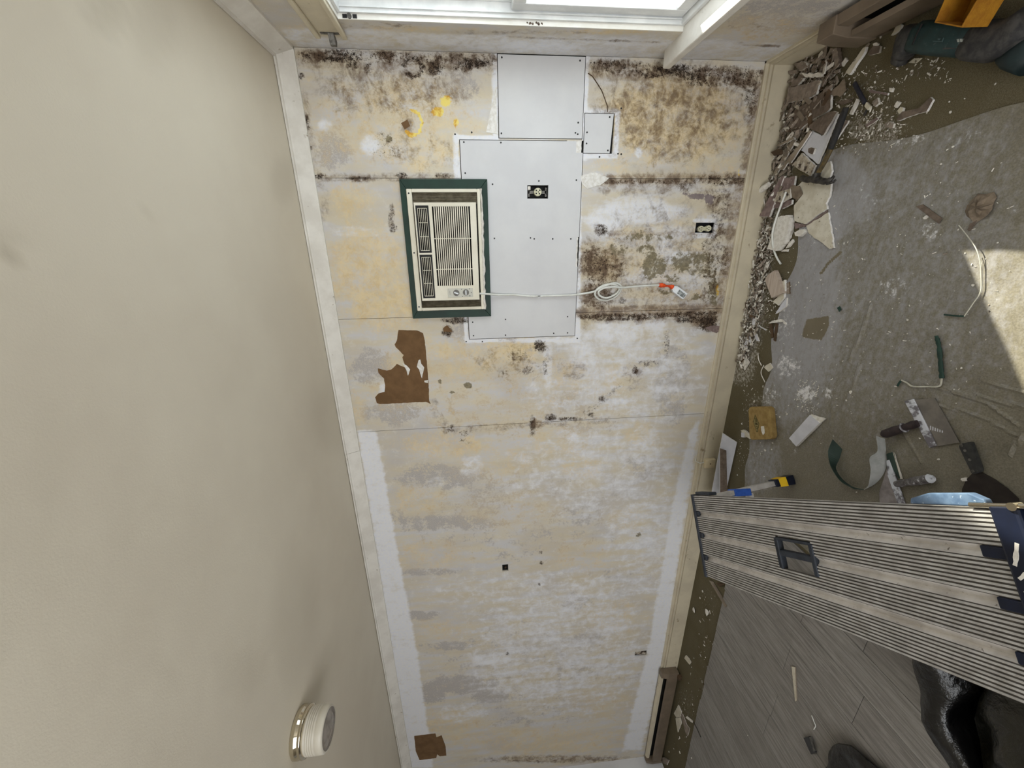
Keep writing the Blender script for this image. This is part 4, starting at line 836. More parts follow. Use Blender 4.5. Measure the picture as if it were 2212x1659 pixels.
slab('plaster_chip', 'a', [(1120, 300), (1170, 230), (1190, 260), (1140, 330)], .002, .008, (CHIP, CHIP), 'thin plaster stick beside the long pale stick', group=GD)
slab('wood_wedge', 'a', [(340, 1290), (400, 1258), (440, 1262), (440, 1310), (370, 1330)], .030, .016, (DKWOOD, DKWOOD), 'dark wooden wedge leaning on the baseboard', group=GD)
slab('torn_paper', 'a', [(1060, 730), (1220, 690), (1250, 715), (1150, 760)], .004, .004, (PAPERB, PAPERB), 'brown paper flap next to the hammer grip end', group=GD)
slab('plaster_chip', 'a', [(1215, 860), (1295, 690), (1325, 700), (1240, 870)], .003, .009, (CHIP, CHIP), 'narrow pale chip right of the hammer grip end', group=GD)
slab('plaster_chip', 'a', [(1475, 720), (1530, 680), (1545, 740), (1500, 780)], .003, .010, (PAPERG, CHIP), 'grey four-sided chip right of the pry bar tip', group=GD)
slab('plaster_chip', 'a', [(1390, 990), (1520, 900), (1540, 920), (1410, 1010)], .003, .006, (PAPERR, CHIP), 'long pinkish chip among the crumbs right of the hammer', group=GD)
slab('lath_stick', 'a', [(1060, 1140), (1150, 930), (1205, 935), (1190, 970), (1070, 1145)], .003, .008, (PAPERG, GYP), 'grey sliver along the right side of the hammer handle', group=GD)
for i, (pts, z, lab) in enumerate([([(360, 1540), (560, 1160), (620, 1150), (400, 1545)], .012, 'widest of the laths beside the mould-spotted shard'), ([(520, 1400), (765, 1045), (792, 1060), (560, 1412)], .024, 'lath stick along the edge of the clean white shard'),
                                  ([(400, 1210), (590, 1120), (600, 1140), (420, 1225)], .026, 'short lath stick crossing the baseboard pile'), ([(440, 1480), (620, 1240), (640, 1250), (470, 1490)], .020, 'thin lath stick between the two longer laths')]):
    slab('lath_stick', 'a', pts, z, .007, (WOODL, GYP), lab, 'debris', GD)
slab('drywall_shard', 'c', [(1215, 935), (1260, 870), (1390, 845), (1480, 758), (1500, 780), (1450, 870), (1330, 905), (1225, 945)], .002, .009, (PAPERB, GYP), 'bent brown-backed strip at the edge of the plastic sheet', group='loose pieces on the carpet')
GC = 'loose pieces on the carpet'
slab('lath_stick', 'c', [(1005, 700), (1150, 725), (1145, 745), (1000, 720)], .002, .007, (PAPERR, GYP), 'thin stick left of the pry bar tip on the carpet', group=GC)
slab('plaster_chip', 'c', [(1160, 685), (1185, 690), (1175, 720), (1160, 715)], .002, .010, (CHIP, CHIP), 'upright white chip at the end of the thin stick', group=GC)
slab('plaster_chip', 'c', [(1195, 830), (1220, 788), (1240, 800), (1208, 842)], .002, .010, (CHIP, CHIP), 'white oblong chip just above the bent brown strip', group=GC)
slab('plaster_chip', 'c', [(1222, 865), (1245, 835), (1268, 842), (1262, 868), (1235, 890)], .002, .010, (FACEC, CHIP), 'hollow-looking white chip touching the bent brown strip', group=GC)
slab('plaster_chip', 'c', [(1125, 965), (1160, 948), (1195, 965), (1185, 1000), (1130, 995)], .002, .009, (PAPERG, CHIP), 'grey plaster chip below the white oblong chip', group=GC)
slab('plaster_chip', 'c', [(990, 415), (1045, 350), (1090, 362), (1080, 410), (1000, 432)], .002, .009, (PAPERB, CHIP), 'brown flat chip between long stick and power tool', group=GC)
slab('plaster_chip', 'c', [(1030, 342), (1058, 330), (1072, 342), (1060, 358), (1035, 356)], .011, .008, (CHIP, CHIP), 'round white chip on the brown flat chip', group=GC)
slab('drywall_shard', 'c', [(1172, 278), (1228, 182), (1255, 195), (1240, 235)], .002, .010, (FACEC, GYP), 'white pointed shard next to the heater end', group=GC)
slab('heater_scrap', 'c', [(770, 300), (790, 215), (900, 235), (1190, 238), (1100, 280), (900, 318)], .002, .004, (TAUPE, TAUPE), 'bent taupe metal scrap below the window heater end cap', 'metal scrap', rough=0)
# --- along the baseboard, middle part
GB = GD
slab('drywall_shard', 'b', [(270, 380), (400, 120), (470, 0), (495, 0), (440, 140), (350, 385)], .018, .012, (PAPERR, GYP), 'long reddish-backed drywall strip with a white broken edge', group=GB, slope=(.03, .12))
slab('drywall_shard', 'b', [(440, 165), (500, 20), (600, 0), (585, 110), (530, 130)], .010, .011, (PAPERR, GYP), 'reddish-brown shard under the hammer claw side', group=GB)
slab('drywall_shard', 'b', [(405, 245), (440, 150), (548, 120), (548, 205), (480, 250)], .024, .010, (MOLDY, CHIP), 'small whitish shard next to the brown leaf-like scrap', group=GB, slope=(0, .08))
slab('drywall_shard', 'b', [(380, 300), (400, 250), (570, 225), (565, 265), (480, 310)], .010, .011, (PAPERR, GYP), 'brown shard wedged under the small whitish shard', group=GB)
slab('torn_paper', 'b', [(555, 115), (600, 85), (645, 95), (665, 170), (640, 195), (600, 235), (570, 205)], .022, .002, (CRUMPLE, CRUMPLE), 'brown leaf-like torn paper scrap by the cream panel', group=GB, rough=.004, slope=(.12, .05))
slab('drywall_sheet', 'b', [(600, 110), (690, 40), (800, 60), (940, 60), (925, 190), (888, 262), (900, 312), (780, 390), (700, 455), (640, 440), (592, 420), (590, 280), (665, 185)], SH, .010, (FACEC, GYP), 'large cream speckled drywall panel under the hammer head', group=GB, rough=.002)
slab('drywall_sheet', 'b', [(705, 470), (910, 345), (965, 680), (925, 687), (860, 632), (790, 592), (720, 532)], SH, .009, (FACEC, GYP), 'cream triangular drywall panel with one ragged edge', group=GB, rough=.002)
slab('drywall_shard', 'b', [(590, 440), (700, 458), (905, 320), (905, 345), (720, 470), (600, 500)], .003, .006, (PAPERR, PAPERB), 'dark reddish shard showing between the two cream panels', group=GB)
slab('plaster_chunk', 'b', [(425, 385), (530, 368), (545, 400), (535, 520), (500, 620), (430, 705), (335, 690), (385, 560)], .003, .030, (CHIP, CHIP), 'thick rough white plaster slab against the baseboard', group=GB, rough=.003)
slab('plaster_chunk', 'b', [(593, 532), (640, 508), (682, 505), (690, 532), (640, 572), (602, 566)], .003, .020, (CHIP, CHIP), 'white block just below the cream panel', group=GB)
slab('plaster_chip', 'b', [(468, 715), (500, 692), (532, 690), (525, 715)], .003, .008, (CHIP, CHIP), 'white chip at the foot of the thick plaster slab', group=GB)
slab('plaster_chip', 'b', [(510, 684), (540, 630), (575, 598), (582, 622), (540, 672)], .003, .009, (CHIP, CHIP), 'slim white chip right of the thick plaster slab', group=GB)
slab('wood_block', 'b', [(325, 985), (345, 940), (410, 890), (425, 930), (470, 1105), (370, 1150)], .020, .020, (WOODP, WOODP), 'pinkish grooved wood block in the sunlit rubble', group=GB, rough=0, slope=(.04, .10))
slab('drywall_shard', 'b', [(445, 1010), (500, 980), (505, 1080), (490, 1160), (440, 1222), (390, 1185), (470, 1110)], .006, .012, (FACEC, GYP), 'cream shard under the pinkish wood block', group=GB)
slab('plaster_chip', 'b', [(413, 1302), (470, 1210), (522, 1148), (515, 1232), (450, 1282)], .003, .009, (FACEW, CHIP), 'bluish-white pointed chip below the wood block', group=GB)
slab('plaster_chip', 'b', [(345, 1390), (400, 1362), (470, 1350), (492, 1372), (400, 1386)], .006, .007, (CHIP, CHIP), 'flat white sliver below the pointed chip', group=GB)
slab('plaster_chip', 'b', [(484, 1362), (512, 1385), (512, 1402), (490, 1392)], .003, .007, (CHIP, CHIP), 'small white bit at the end of the flat sliver', group=GB)
slab('plaster_chip', 'b', [(262, 378), (330, 375), (342, 390), (270, 392)], .012, .008, (CHIP, CHIP), 'white sliver at the lower tip of the long reddish strip', group=GB)
slab('wood_strip', 'b', [(515, 1010), (545, 1000), (548, 1110), (520, 1115)], .003, .006, (PAPERG, DKWOOD), 'grey strip beside the cream shard', group=GB)
for pts, lab in [([(355, 1400), (375, 1395), (395, 1520), (372, 1530)], 'dark stick lower in the baseboard rubble'), ([(415, 1390), (432, 1395), (410, 1560), (395, 1550)], 'second dark stick, nearer the plastic sheet')]:
    slab('lath_stick', 'b', pts, .004, .008, (DKWOOD, DKWOOD), lab, group=GB)
for pts, lab in [([(200, 1470), (235, 1490), (260, 1560), (235, 1555)], 'white plaster sliver near the bottom of the rubble'), ([(160, 1480), (190, 1490), (180, 1580), (160, 1560)], 'white plaster sliver tight against the baseboard'), ([(255, 1410), (330, 1450), (322, 1458), (262, 1420)], 'thin white sliver across the rubble'),
                 ([(200, 1340), (225, 1345), (215, 1420), (196, 1410)], 'upright white sliver in the middle of the rubble'), ([(110, 1640), (150, 1480), (150, 1600), (140, 1650)], 'longest white sliver beside the baseboard')]:
    slab('plaster_chip', 'b', pts, .012, .006, (FACEW, CHIP), lab, group=GB)
# rolled plaster stick, cable and curled strips
a0 = F(1637, 417, .05); a1 = F(1661, 398, .05)
setp(MB().tube([tuple(a0), tuple(a0 * .5 + a1 * .5 + np.array([0, 0, .003])), tuple(a1)], [.013, .016, .013], 9).build('plaster_roll', CHIP), 'stubby plaster roll leaning against the baseboard', 'debris', GD)
def strand(name, cid, pts, zs, r, mat, label, cat, flat=1.0, k=6):
    P = [F(u, v, z) for (u, v), z in zip(px(cid, pts), zs)]
    return setp(MB().tube(spline(P, k), r, 8, flat=flat).build(name, mat), label, cat)
strand('wire', 'b', [(515, 150), (470, 270), (412, 430), (385, 560), (395, 680), (428, 770), (465, 830)], [.040, .040, .040, .042, .030, .012, .008], .0050, CORD, 'limp grey cable end lying over the thick plaster slab', 'cable')
strand('curled_strip', 'd', [(190, 1205), (195, 1250), (215, 1292)], [.006, .010, .006], .0035, CHIP, 'short curled white strip above the crescent flake', 'debris', .5)
strand('curled_strip', 'd', [(232, 1290), (212, 1345), (240, 1412)], [.006, .012, .006], .0030, CHIP, 'curled white strip below the small cream flake', 'debris', .5)
slab('plaster_flake', 'd', [(40, 1238), (70, 1222), (105, 1232), (126, 1272), (92, 1328), (86, 1280), (62, 1262)], .006, .006, (CHIP, CHIP), 'crescent-shaped white flake at the baseboard', group=GB)
slab('plaster_flake', 'd', [(230, 1302), (275, 1275), (296, 1310), (262, 1336)], .003, .007, (FACEC, CHIP), 'small cream flake beside the crescent flake', group=GB)
# --- on the plastic sheet
slab('paper_strip', 'd', [(1318, 150), (1372, 138), (1508, 238), (1484, 276)], SH, .003, (PAPERB, PAPERB), 'flat brown paper strip on the plastic sheet', 'debris', rough=.0008)
slab('plaster_chip', 'd', [(1370, 235), (1395, 215), (1400, 230), (1380, 245)], SH, .008, (CHIP, CHIP), 'white chip at the lower edge of the flat brown strip', 'debris')
cc = np.array([F(2122, 448)[0], F(2122, 448)[1]]); o = MB(); n = 14; vs = [(cc[0], cc[1], SH + .018)]
for r_, zz in ((.016, .022), (.034, .008), (.040, .001)):
    for i in range(n): a = 2 * math.pi * i / n; rr = r_ * random.uniform(.75, 1.2); vs.append((cc[0] + rr * math.cos(a), cc[1] + rr * math.sin(a), SH + zz * random.uniform(.4, 1.2)))
fs = [(0, 1 + i, 1 + (i + 1) % n) for i in range(n)] + [(1 + k * n + i, 1 + (k + 1) * n + i, 1 + (k + 1) * n + (i + 1) % n, 1 + k * n + (i + 1) % n) for k in range(2) for i in range(n)]
q_ = o.add(vs, fs).build('crumpled_paper', CRUMPLE); setp(q_, 'crumpled brown paper scrap on the plastic sheet', 'debris'); q_.modifiers.new('thick', 'SOLIDIFY').thickness = .002
slab('torn_paper', 'd', [(1690, 320), (1710, 275), (1758, 252), (1740, 285), (1705, 330)], SH, .003, (PAPERB, PAPERB), 'small brown splinter beside the upper caulk strip', 'debris')
cs = thing('caulk_strip', 'thin bent caulk strip with a green end, partly in the sun patch', 'debris', tuple(F(2115, 600)))
A1 = [F(u, v, z) for (u, v), z in zip(px('d', [(1630, 288), (1690, 362), (1752, 452), (1780, 540), (1788, 640), (1786, 760), (1730, 850), (1668, 940)]), [SH + .004, SH + .010, SH + .014, SH + .010, SH + .008, SH + .006, SH + .006, SH + .004])]
MB().tube(spline(A1, 6), .0016, 7).build('bare_strip', CAULK, cs); MB().tube(spline([F(u, v, SH + .004) for u, v in px('d', [(1668, 940), (1600, 936), (1525, 928)])], 5), .0028, 7).build('green_end', CAULKG, cs)
MB().tube(spline([F(u, v, SH + .004) for u, v in px('d', [(1772, 500), (1796, 580), (1800, 700), (1794, 770)])], 5), .0010, 6).build('second_strand', CAULK, cs)
cs2 = thing('caulk_strip', 'hooked caulk strip with a thick dark green half near the taping knife', 'debris', tuple(F(2030, 800)))
MB().tube(spline([F(u, v, SH + .005) for u, v in px('d', [(1468, 1080), (1488, 1160), (1498, 1270), (1508, 1385)])], 6), [.0075 + random.uniform(-.002, .0015) for _ in range(19)], 8, flat=.6).build('green_half', CAULKG, cs2)
MB().tube(spline([F(u, v, SH + .005) for u, v in px('d', [(1508, 1385), (1490, 1440), (1400, 1444), (1300, 1442), (1255, 1415), (1218, 1398)])], 6), .0030, 7).build('bare_half', CAULK, cs2)
MB().tube([tuple(F(u, v, SH + .004)) for u, v in px('d', [(1218, 1398), (1200, 1420), (1190, 1440)])], .0036, 7).build('dark_tip', CAULKG, cs2)
slab('paint_flake', 'd', [(755, 880), (775, 868), (788, 890), (770, 908)], SH, .002, (CAULKG, CAULKG), 'dark green paint flake on the dusty sheet', 'debris')
# scattered chips: alike, shared label
CHIPC = [(c_, x_, y_, s_) for c_, L_ in (('c', [(1065, 590, 5), (815, 735, 12), (850, 745, 9), (1340, 555, 13), (1300, 540, 8), (1185, 630, 8), (1040, 880, 10), (1060, 905, 8), (1095, 970, 11), (1040, 1000, 9), (1085, 1012, 12), (930, 1055, 11), (840, 1070, 8), (1140, 840, 9), (1145, 900, 8), (1640, 875, 13), (1990, 655, 8), (1630, 795, 8), (1750, 770, 7), (1095, 290, 12), (1125, 375, 7), (790, 1140, 12), (1355, 1060, 12), (1660, 1145, 12), (1615, 1168, 9), (1565, 1282, 10), (1455, 880, 8), (1020, 760, 7), (1240, 500, 10), (1390, 110, 9)]),
    ('d', [(1425, 65, 6), (1440, 143, 6), (1735, 717, 13), (1910, 412, 8), (1210, 355, 6), (1190, 440, 8), (740, 150, 9), (865, 838, 7), (1265, 965, 12), (720, 1030, 8), (722, 1085, 8), (860, 1480, 16), (825, 1540, 9), (1650, 1310, 10), (1155, 885, 6), (545, 735, 9), (465, 715, 8), (410, 625, 10), (165, 1550, 14), (400, 1640, 10), (150, 1305, 7), (410, 1580, 6)]),
    ('e', [(320, 297, 10), (575, 250, 12), (625, 232, 11), (635, 173, 6), (478, 475, 14), (520, 468, 10), (527, 425, 9), (445, 505, 7), (1515, 395, 9), (1640, 533, 11), (935, 378, 6), (850, 428, 6), (1090, 755, 8), (325, 370, 16), (355, 352, 12), (1050, 85, 16), (1022, 140, 9), (290, 640, 9), (470, 650, 8), (1315, 238, 6), (1800, 668, 12)]),
    ('h', [(330, 1450, 14), (470, 1460, 26), (620, 1530, 16), (1340, 1240, 8)]), ('g', [(180, 652, 12), (165, 690, 8), (130, 760, 22), (205, 770, 30)])) for x_, y_, s_ in L_]
protos = []
for i in range(6):
    nn_ = random.choice((5, 6, 7)); P = [(math.cos(2 * math.pi * k / nn_) * random.uniform(.6, 1.1), math.sin(2 * math.pi * k / nn_) * random.uniform(.4, .8)) for k in range(nn_)]
    ob = MB().prism(P, 0, .55, (0, 0)); me_o = ob.build('plaster_crumb', CHIP); protos.append(me_o)
for i, (c_, x_, y_, s_) in enumerate(CHIPC):
    (u, v), = px(c_, [(x_, y_)]); z = 0.008 if c_ in 'hg' else (SH if F(u, v)[0] < -.47 and F(u, v)[1] < -.33 else .001); p = F(u, v, z)
    o = protos[i % 6] if i < 6 else protos[i % 6].copy()
    if i >= 6: COL.objects.link(o)
    r = 0.5 * s_ / CROPS[c_][2] * np.linalg.norm(p - CAM) / FPX * 1.15
    o.location = p; o.scale = (r, r, min(r, .008)); o.rotation_euler = (random.uniform(-.15, .15), random.uniform(-.15, .15), random.uniform(0, 6.28))
    setp(o, 'tiny loose white plaster crumb scattered on the floor', 'plaster crumb', 'tiny loose plaster crumbs')

# rubble and dust nobody could count
def rubble(name, zones, label, mats):
    me_v = []; me_f = []; mi = []
    for pts, n, smin, smax, zmax, wts in zones:
        P = [F(u, v)[:2] for u, v in pts]; xs = [p[0] for p in P]; ys = [p[1] for p in P]; k = 0
        while k < n:
            x = random.uniform(min(xs), max(xs)); y = random.uniform(min(ys), max(ys)); ins = False
            for i in range(len(P)):
                (x1, y1), (x2, y2) = P[i], P[i - 1]
                if (y1 > y) != (y2 > y) and x < (x2 - x1) * (y - y1) / (y2 - y1) + x1: ins = not ins
            if not ins or y > -bt - .004 or x > -.025: k += .02; continue
            k += 1; s = random.uniform(smin, smax) * random.uniform(.5, 1); zz = random.uniform(0, zmax) * min(1, (s / smax) + .4)
            L = s * random.choice((1, 1.3, 1.8, 2.8, 3.6)); R = Matrix.Translation((x, y, .002 + zz + s * .25)) @ Matrix.Rotation(random.uniform(0, 6.28), 4, 'Z') @ Matrix.Rotation(random.uniform(-.6, .6), 4, 'X') @ Matrix.Rotation(random.uniform(-.5, .5), 4, 'Y')
            vs = [R @ Vector((L * a * random.uniform(.6, 1), s * b * random.uniform(.5, 1), s * c_ * random.uniform(.12, .35))) for a in (-.5, .5) for b in (-.5, .5) for c_ in (-.5, .5)]
            b0 = len(me_v); me_v += [tuple(t) for t in vs]
            me_f += [tuple(b0 + t for t in f_) for f_ in [(0, 1, 3, 2), (4, 6, 7, 5), (0, 4, 5, 1), (2, 3, 7, 6), (0, 2, 6, 4), (1, 5, 7, 3)]]
            mi += [random.choices(range(len(mats)), wts)[0]] * 6
    me = bpy.data.meshes.new(name); me.from_pydata(me_v, [], me_f)
    for m in mats: me.materials.append(m)
    me.polygons.foreach_set('material_index', mi); me.update(); o = bpy.data.objects.new(name, me); COL.objects.link(o); MW[o.name] = Matrix.Identity(4)
    return setp(o, label, 'rubble', kind='stuff')
RM = [CHIP, PAPERG, M('grey_lath_splinter', (132, 120, 106), (104, 94, 82), 20.0, .9), MOLDY, DKWOOD]
rubble('plaster_rubble', [([(1722, 140), (1800, 105), (1820, 160), (1790, 250), (1740, 300), (1695, 260)], 460, .006, .026, .022, (2, 6, 4, 1, 1)),
                          ([(1700, 260), (1740, 300), (1710, 380), (1670, 470), (1640, 480), (1660, 380)], 360, .005, .022, .024, (3, 5, 4, 1, 1)),
                          ([(1645, 470), (1670, 480), (1680, 520), (1660, 600), (1640, 720), (1610, 800), (1598, 780), (1622, 620)], 1150, .004, .018, .022, (7, 4, 3, 1, 1)),
                          ([(1650, 560), (1690, 640), (1670, 720), (1640, 700)], 160, .003, .010, .008, (6, 2, 2, 1, 1))],
       'heap of broken plaster and splinters piled along the baseboard', RM)
rubble('plaster_dust', [([(1800, 140), (1960, 140), (1960, 330), (1790, 340)], 420, .002, .007, .0, (6, 2, 1, 1, 0)), ([(1850, 240), (1930, 240), (1940, 300), (1850, 300)], 150, .002, .007, .001, (6, 3, 1, 1, 0)),
                        ([(1700, 500), (2190, 300), (2190, 880), (1660, 900)], 500, .002, .005, .004, (8, 1, 0, 1, 0)), ([(1610, 820), (1680, 820), (1640, 1020), (1590, 1020)], 160, .002, .006, .002, (8, 1, 0, 1, 0)),
                        ([(1720, 820), (1770, 820), (1770, 890), (1720, 890)], 160, .002, .006, .004, (8, 0, 0, 0, 0)), ([(1530, 1260), (1560, 1300), (1500, 1620), (1450, 1640)], 110, .003, .010, .002, (6, 2, 1, 1, 1)), ([(1960, 120), (2040, 128), (2060, 180), (1960, 170)], 60, .002, .007, .001, (6, 1, 0, 0, 0))],
       'fine white plaster grit sprinkled over carpet and sheet', RM)

# --- hammer
hm = thing('hammer', 'worn claw hammer with black grip lying on the drywall rubble', 'hammer', tuple(F(1790, 310, .03)))
g0 = F(1828, 232, .050); g1 = F(1794, 322, .046); g2 = F(1778, 356, .044); g3 = F(1764, 378, .042)
MB().tube(spline([g0, g0 * .66 + g1 * .34, g1 * .6 + g0 * .4, g1], 5), [.012 + .0035 * math.sin(i / 15 * 3.0) for i in range(16)], 14, flat=.8).build('grip', HAMB, hm)
MB().tube(spline([g1, g2, g3], 5), [.0125 - .0003 * i for i in range(11)], 12, flat=.8).build('handle_neck', HAMY, hm)
hd = [F(*t) for t in ((1733, 384, .040), (1742, 388, .044), (1756, 387, .046), (1768, 389, .046), (1782, 392, .046), (1794, 388, .042), (1802, 380, .034))]
MB().tube(spline(hd, 4), [.0125] * 5 + [.0135] * 4 + [.016] * 4 + [.0135] * 4 + [.011] * 4 + [.008, .007, .006, .005], 14).build('head', HAMS, hm)
MB().tube([tuple(F(1764, 376, .044)), tuple(F(1762, 390, .046))], [.016, .017], 12).build('head_eye', HAMS, hm)
MB().tube(spline([F(1786, 396, .044), F(1798, 394, .038), (F(1806, 388, .030))], 4), [.007 - .0004 * i for i in range(9)], 8).build('claw', HAMS, hm)
# --- pry bar
pb = thing('pry_bar', 'short dark blue pry bar with a bare pale tip on the carpet', 'tool', tuple(F(1857, 200)))
MB().tube(spline([F(1846, 180, .012), F(1855, 198, .014), F(1868, 222, .012)], 6), .0085, 10, flat=.7).build('shaft', M('dark_blue_steel', (30, 32, 44), (46, 46, 56), 50.0, .6), pb)
MB().prism(poly_on('a', [(1385, 775), (1405, 728), (1452, 775), (1420, 820)], .014), .006, .014, (0, 0)).build('tip', FACEC, pb)
MB().tube([tuple(F(1873, 237, .008)), tuple(F(1866, 250, .006))], .004, 8).build('end_point', HAMS, pb)

# --- power tool near the heater
pt = thing('power_tool', 'dusty dark teal power tool with black collar and grip beside the heater', 'power tool', tuple(F(2060, 100)))
def tool_loft(name, secs, mat, n=14, flat=1.0, bevel=0):
    """secs: (u, v, z, half width across, half height)"""
    C_ = [np.array(F(u, v, z)) for u, v, z, _, _ in secs]; o = MB(); vs = []
    for i, (p, s_) in enumerate(zip(C_, secs)):
        d = Vector(C_[min(i + 1, len(C_) - 1)] - C_[max(i - 1, 0)]); d.z = 0; d.normalize(); a = d.cross(Vector((0, 0, 1)))
        for k in range(n):
            t = 2 * math.pi * k / n; ct, st_ = math.cos(t), math.sin(t); e_ = 0.6
            vs.append(tuple(Vector(p) + a * (s_[3] * math.copysign(abs(ct) ** e_, ct)) + Vector((0, 0, 1)) * (s_[4] * math.copysign(abs(st_) ** e_, st_))))
    m = len(secs); fs = [(i * n + k, i * n + (k + 1) % n, (i + 1) * n + (k + 1) % n, (i + 1) * n + k) for i in range(m - 1) for k in range(n)] + [list(range(n))[::-1], list(range((m - 1) * n, m * n))]
    return o.add(vs, fs, 0, True).build(name, mat, pt)
tool_loft('body', [(1978, 84, .050, .036, .036), (1990, 80, .052, .044, .042), (2030, 82, .054, .046, .044), (2085, 84, .054, .046, .044), (2110, 86, .054, .046, .044)], TEAL)
tool_loft('front_collar', [(1950, 98, .040, .044, .036), (1957, 94, .042, .052, .040), (1966, 90, .046, .050, .042), (1972, 88, .048, .042, .040), (1980, 86, .05, .038, .038)], DUSTB)
tool_loft('nose_shoe', [(1940, 112, .024, .040, .022), (1950, 108, .026, .050, .024), (1962, 104, .026, .050, .022)], DUSTB)
tool_loft('rear_grip', [(2104, 86, .056, .044, .042), (2118, 88, .058, .050, .046), (2150, 90, .060, .050, .046), (2176, 82, .062, .046, .044), (2200, 66, .064, .042, .042), (2230, 44, .066, .040, .040)], DUSTB)
tool_loft('battery', [(2180, 110, .034, .03, .030), (2200, 112, .040, .042, .034), (2240, 116, .042, .050, .036)], M('teal_battery', (22, 40, 42), (16, 30, 32), 20.0, .6))
for pts_, r_, z_ in (([(1545, 545), (1490, 640), (1440, 738)], .004, .100), ([(590, 380), (520, 520), (440, 720)], .004, .094), ([(500, 420), (430, 560), (360, 720)], .004, .088)):
    MB().tube([tuple(F(u, v, z_)) for u, v in px('m', pts_)], r_, 8).build('casing_groove', BLACK, pt)
for pts_ in ([(1800, 560), (1900, 600), (2010, 650)], [(930, 770), (1100, 765), (1390, 760)]):
    MB().tube([tuple(F(u, v, .094)) for u, v in px('m', pts_)], .003, 6).build('casing_ridge', DUSTB, pt)
MB().prism(poly_on('m', [(370, 1000), (460, 930), (575, 925), (480, 1008)], .012), .006, .012, (0, 0)).build('front_plate', FACEC, pt)
def on_tool(cid, pts, z): return [tuple(F(u, v, z)) for u, v in px(cid, pts)]
for pts in ([(1140, 675), (1175, 668), (1185, 715), (1150, 722)], [(1190, 668), (1240, 668), (1245, 716), (1198, 718)], [(1252, 668), (1300, 670), (1300, 716), (1256, 716)], [(1308, 672), (1355, 675), (1345, 718), (1308, 716)]):
    MB().prism([p[:2] for p in on_tool('m', [(x, y - 50) for x, y in pts], .099)], .088, .0995, (0, 0)).build('maker_mark', M('worn_white_print', (170, 176, 170), (120, 128, 124), 90.0, .7), pt)
for pts in ([(760, 650), (900, 655), (925, 600), (932, 602), (908, 668), (758, 662)], [(835, 610), (880, 610), (860, 640), (840, 640)]):
    MB().prism([p[:2] for p in on_tool('m', pts, .099)], .09, .0994, (0, 0)).build('printed_symbol', M('faint_print', (78, 98, 98), (66, 86, 86), 60.0, .7), pt)
# --- ochre open box on the tool
yc = thing('storage_box', 'ochre yellow open box resting on the dusty teal power tool', 'box', tuple(F(2080, 20, .104)))
mo = [Vector(F(u, v, .190)) for u, v in ((2018, 49), (2077, 60), (2135, -40), (2062, -52))]; mc = sum(mo, Vector()) / 4
bo = [Vector((mc.x + (p.x - mc.x) * .92, mc.y + (p.y - mc.y) * .92, .104)) for p in mo]; th_ = .95
def inn(P, k): c_ = sum(P, Vector()) / 4; return [Vector((c_.x + (p.x - c_.x) * k, c_.y + (p.y - c_.y) * k, p.z)) for p in P]
mi_, bi_ = inn(mo, .93), inn(bo, .93)
for i in range(4):
    j = (i + 1) % 4
    MB().add([mo[i], mo[j], bo[j], bo[i], mi_[i], mi_[j], bi_[j], bi_[i]], [(0, 1, 2, 3), (7, 6, 5, 4), (0, 4, 5, 1), (1, 5, 6, 2), (2, 6, 7, 3), (3, 7, 4, 0)]).build('box_wall', OCHRE, yc, bevel=.001)
MB().add(bi_ + [p + Vector((0, 0, .004)) for p in bi_], [(3, 2, 1, 0), (4, 5, 6, 7), (0, 1, 5, 4), (1, 2, 6, 5), (2, 3, 7, 6), (3, 0, 4, 7)]).build('box_bottom', OCHRE, yc)

# --- sponge
sp = thing('sponge', 'tan grout sponge with a dark diamond emblem', 'sponge', tuple(F(1642, 913)))
c4 = [np.array(F(u, v, .034)[:2]) for u, v in px('e', [(362, 182), (505, 180), (525, 400), (372, 405)])]
def rounded(c4, r=.25, n=5):
    out = []
    for i in range(4):
        p = c4[i]; a = p + (c4[i - 1] - p) * r; b = p + (c4[(i + 1) % 4] - p) * r * (np.linalg.norm(c4[i - 1] - p) / np.linalg.norm(c4[(i + 1) % 4] - p))
        for k in range(n + 1): t = k / n; out.append(tuple((1 - t) ** 2 * a + 2 * t * (1 - t) * p + t * t * b))
    return out
MB().prism(rounded(c4, .16), .003, .036, (0, 0)).build('sponge_body', SPONGE, sp, bevel=.004)
em = [np.array(F(1600 + x / 17.46, 865 + y / 17.46, .0362)[:2]) for x, y in ((545, 530), (700, 880), (640, 1200), (600, 1190), (475, 800))]
MB().prism([tuple(p) for p in em], .0355, .0364, (0, 0)).build('emblem_field', INKF, sp)
eo = MB(); ec = sum(em) / len(em)
for i in range(len(em)):
    a, b = em[i], em[(i + 1) % len(em)]; a2 = ec + (a - ec) * .86; b2 = ec + (b - ec) * .86; eo.prism([tuple(a), tuple(b), tuple(b2), tuple(a2)], .036, .0368, (0, 0))
for qd in ([(520, 660), (600, 680), (605, 700), (520, 684)], [(540, 700), (560, 700), (575, 780), (550, 775)], [(590, 700), (612, 705), (615, 800), (590, 790)], [(545, 780), (615, 795), (615, 812), (545, 796)], [(540, 830), (620, 840), (650, 930), (560, 930)], [(570, 960), (660, 1000), (655, 1030), (580, 990)], [(590, 1040), (655, 1060), (650, 1090), (600, 1075)]):
    eo.prism([tuple(F(1600 + x / 17.46, 865 + y / 17.46, .0362)[:2]) for x, y in qd], .036, .0368, (0, 0))
eo.build('emblem_lines', INK, sp)
MB().prism(rough_poly(poly_on('p', [(1644, 921), (1650, 920), (1652, 935), (1648, 940), (1644, 930)], .037), .0008, .004), .0355, .0370, (0, 0)).build('plaster_smear', CHIP, sp)
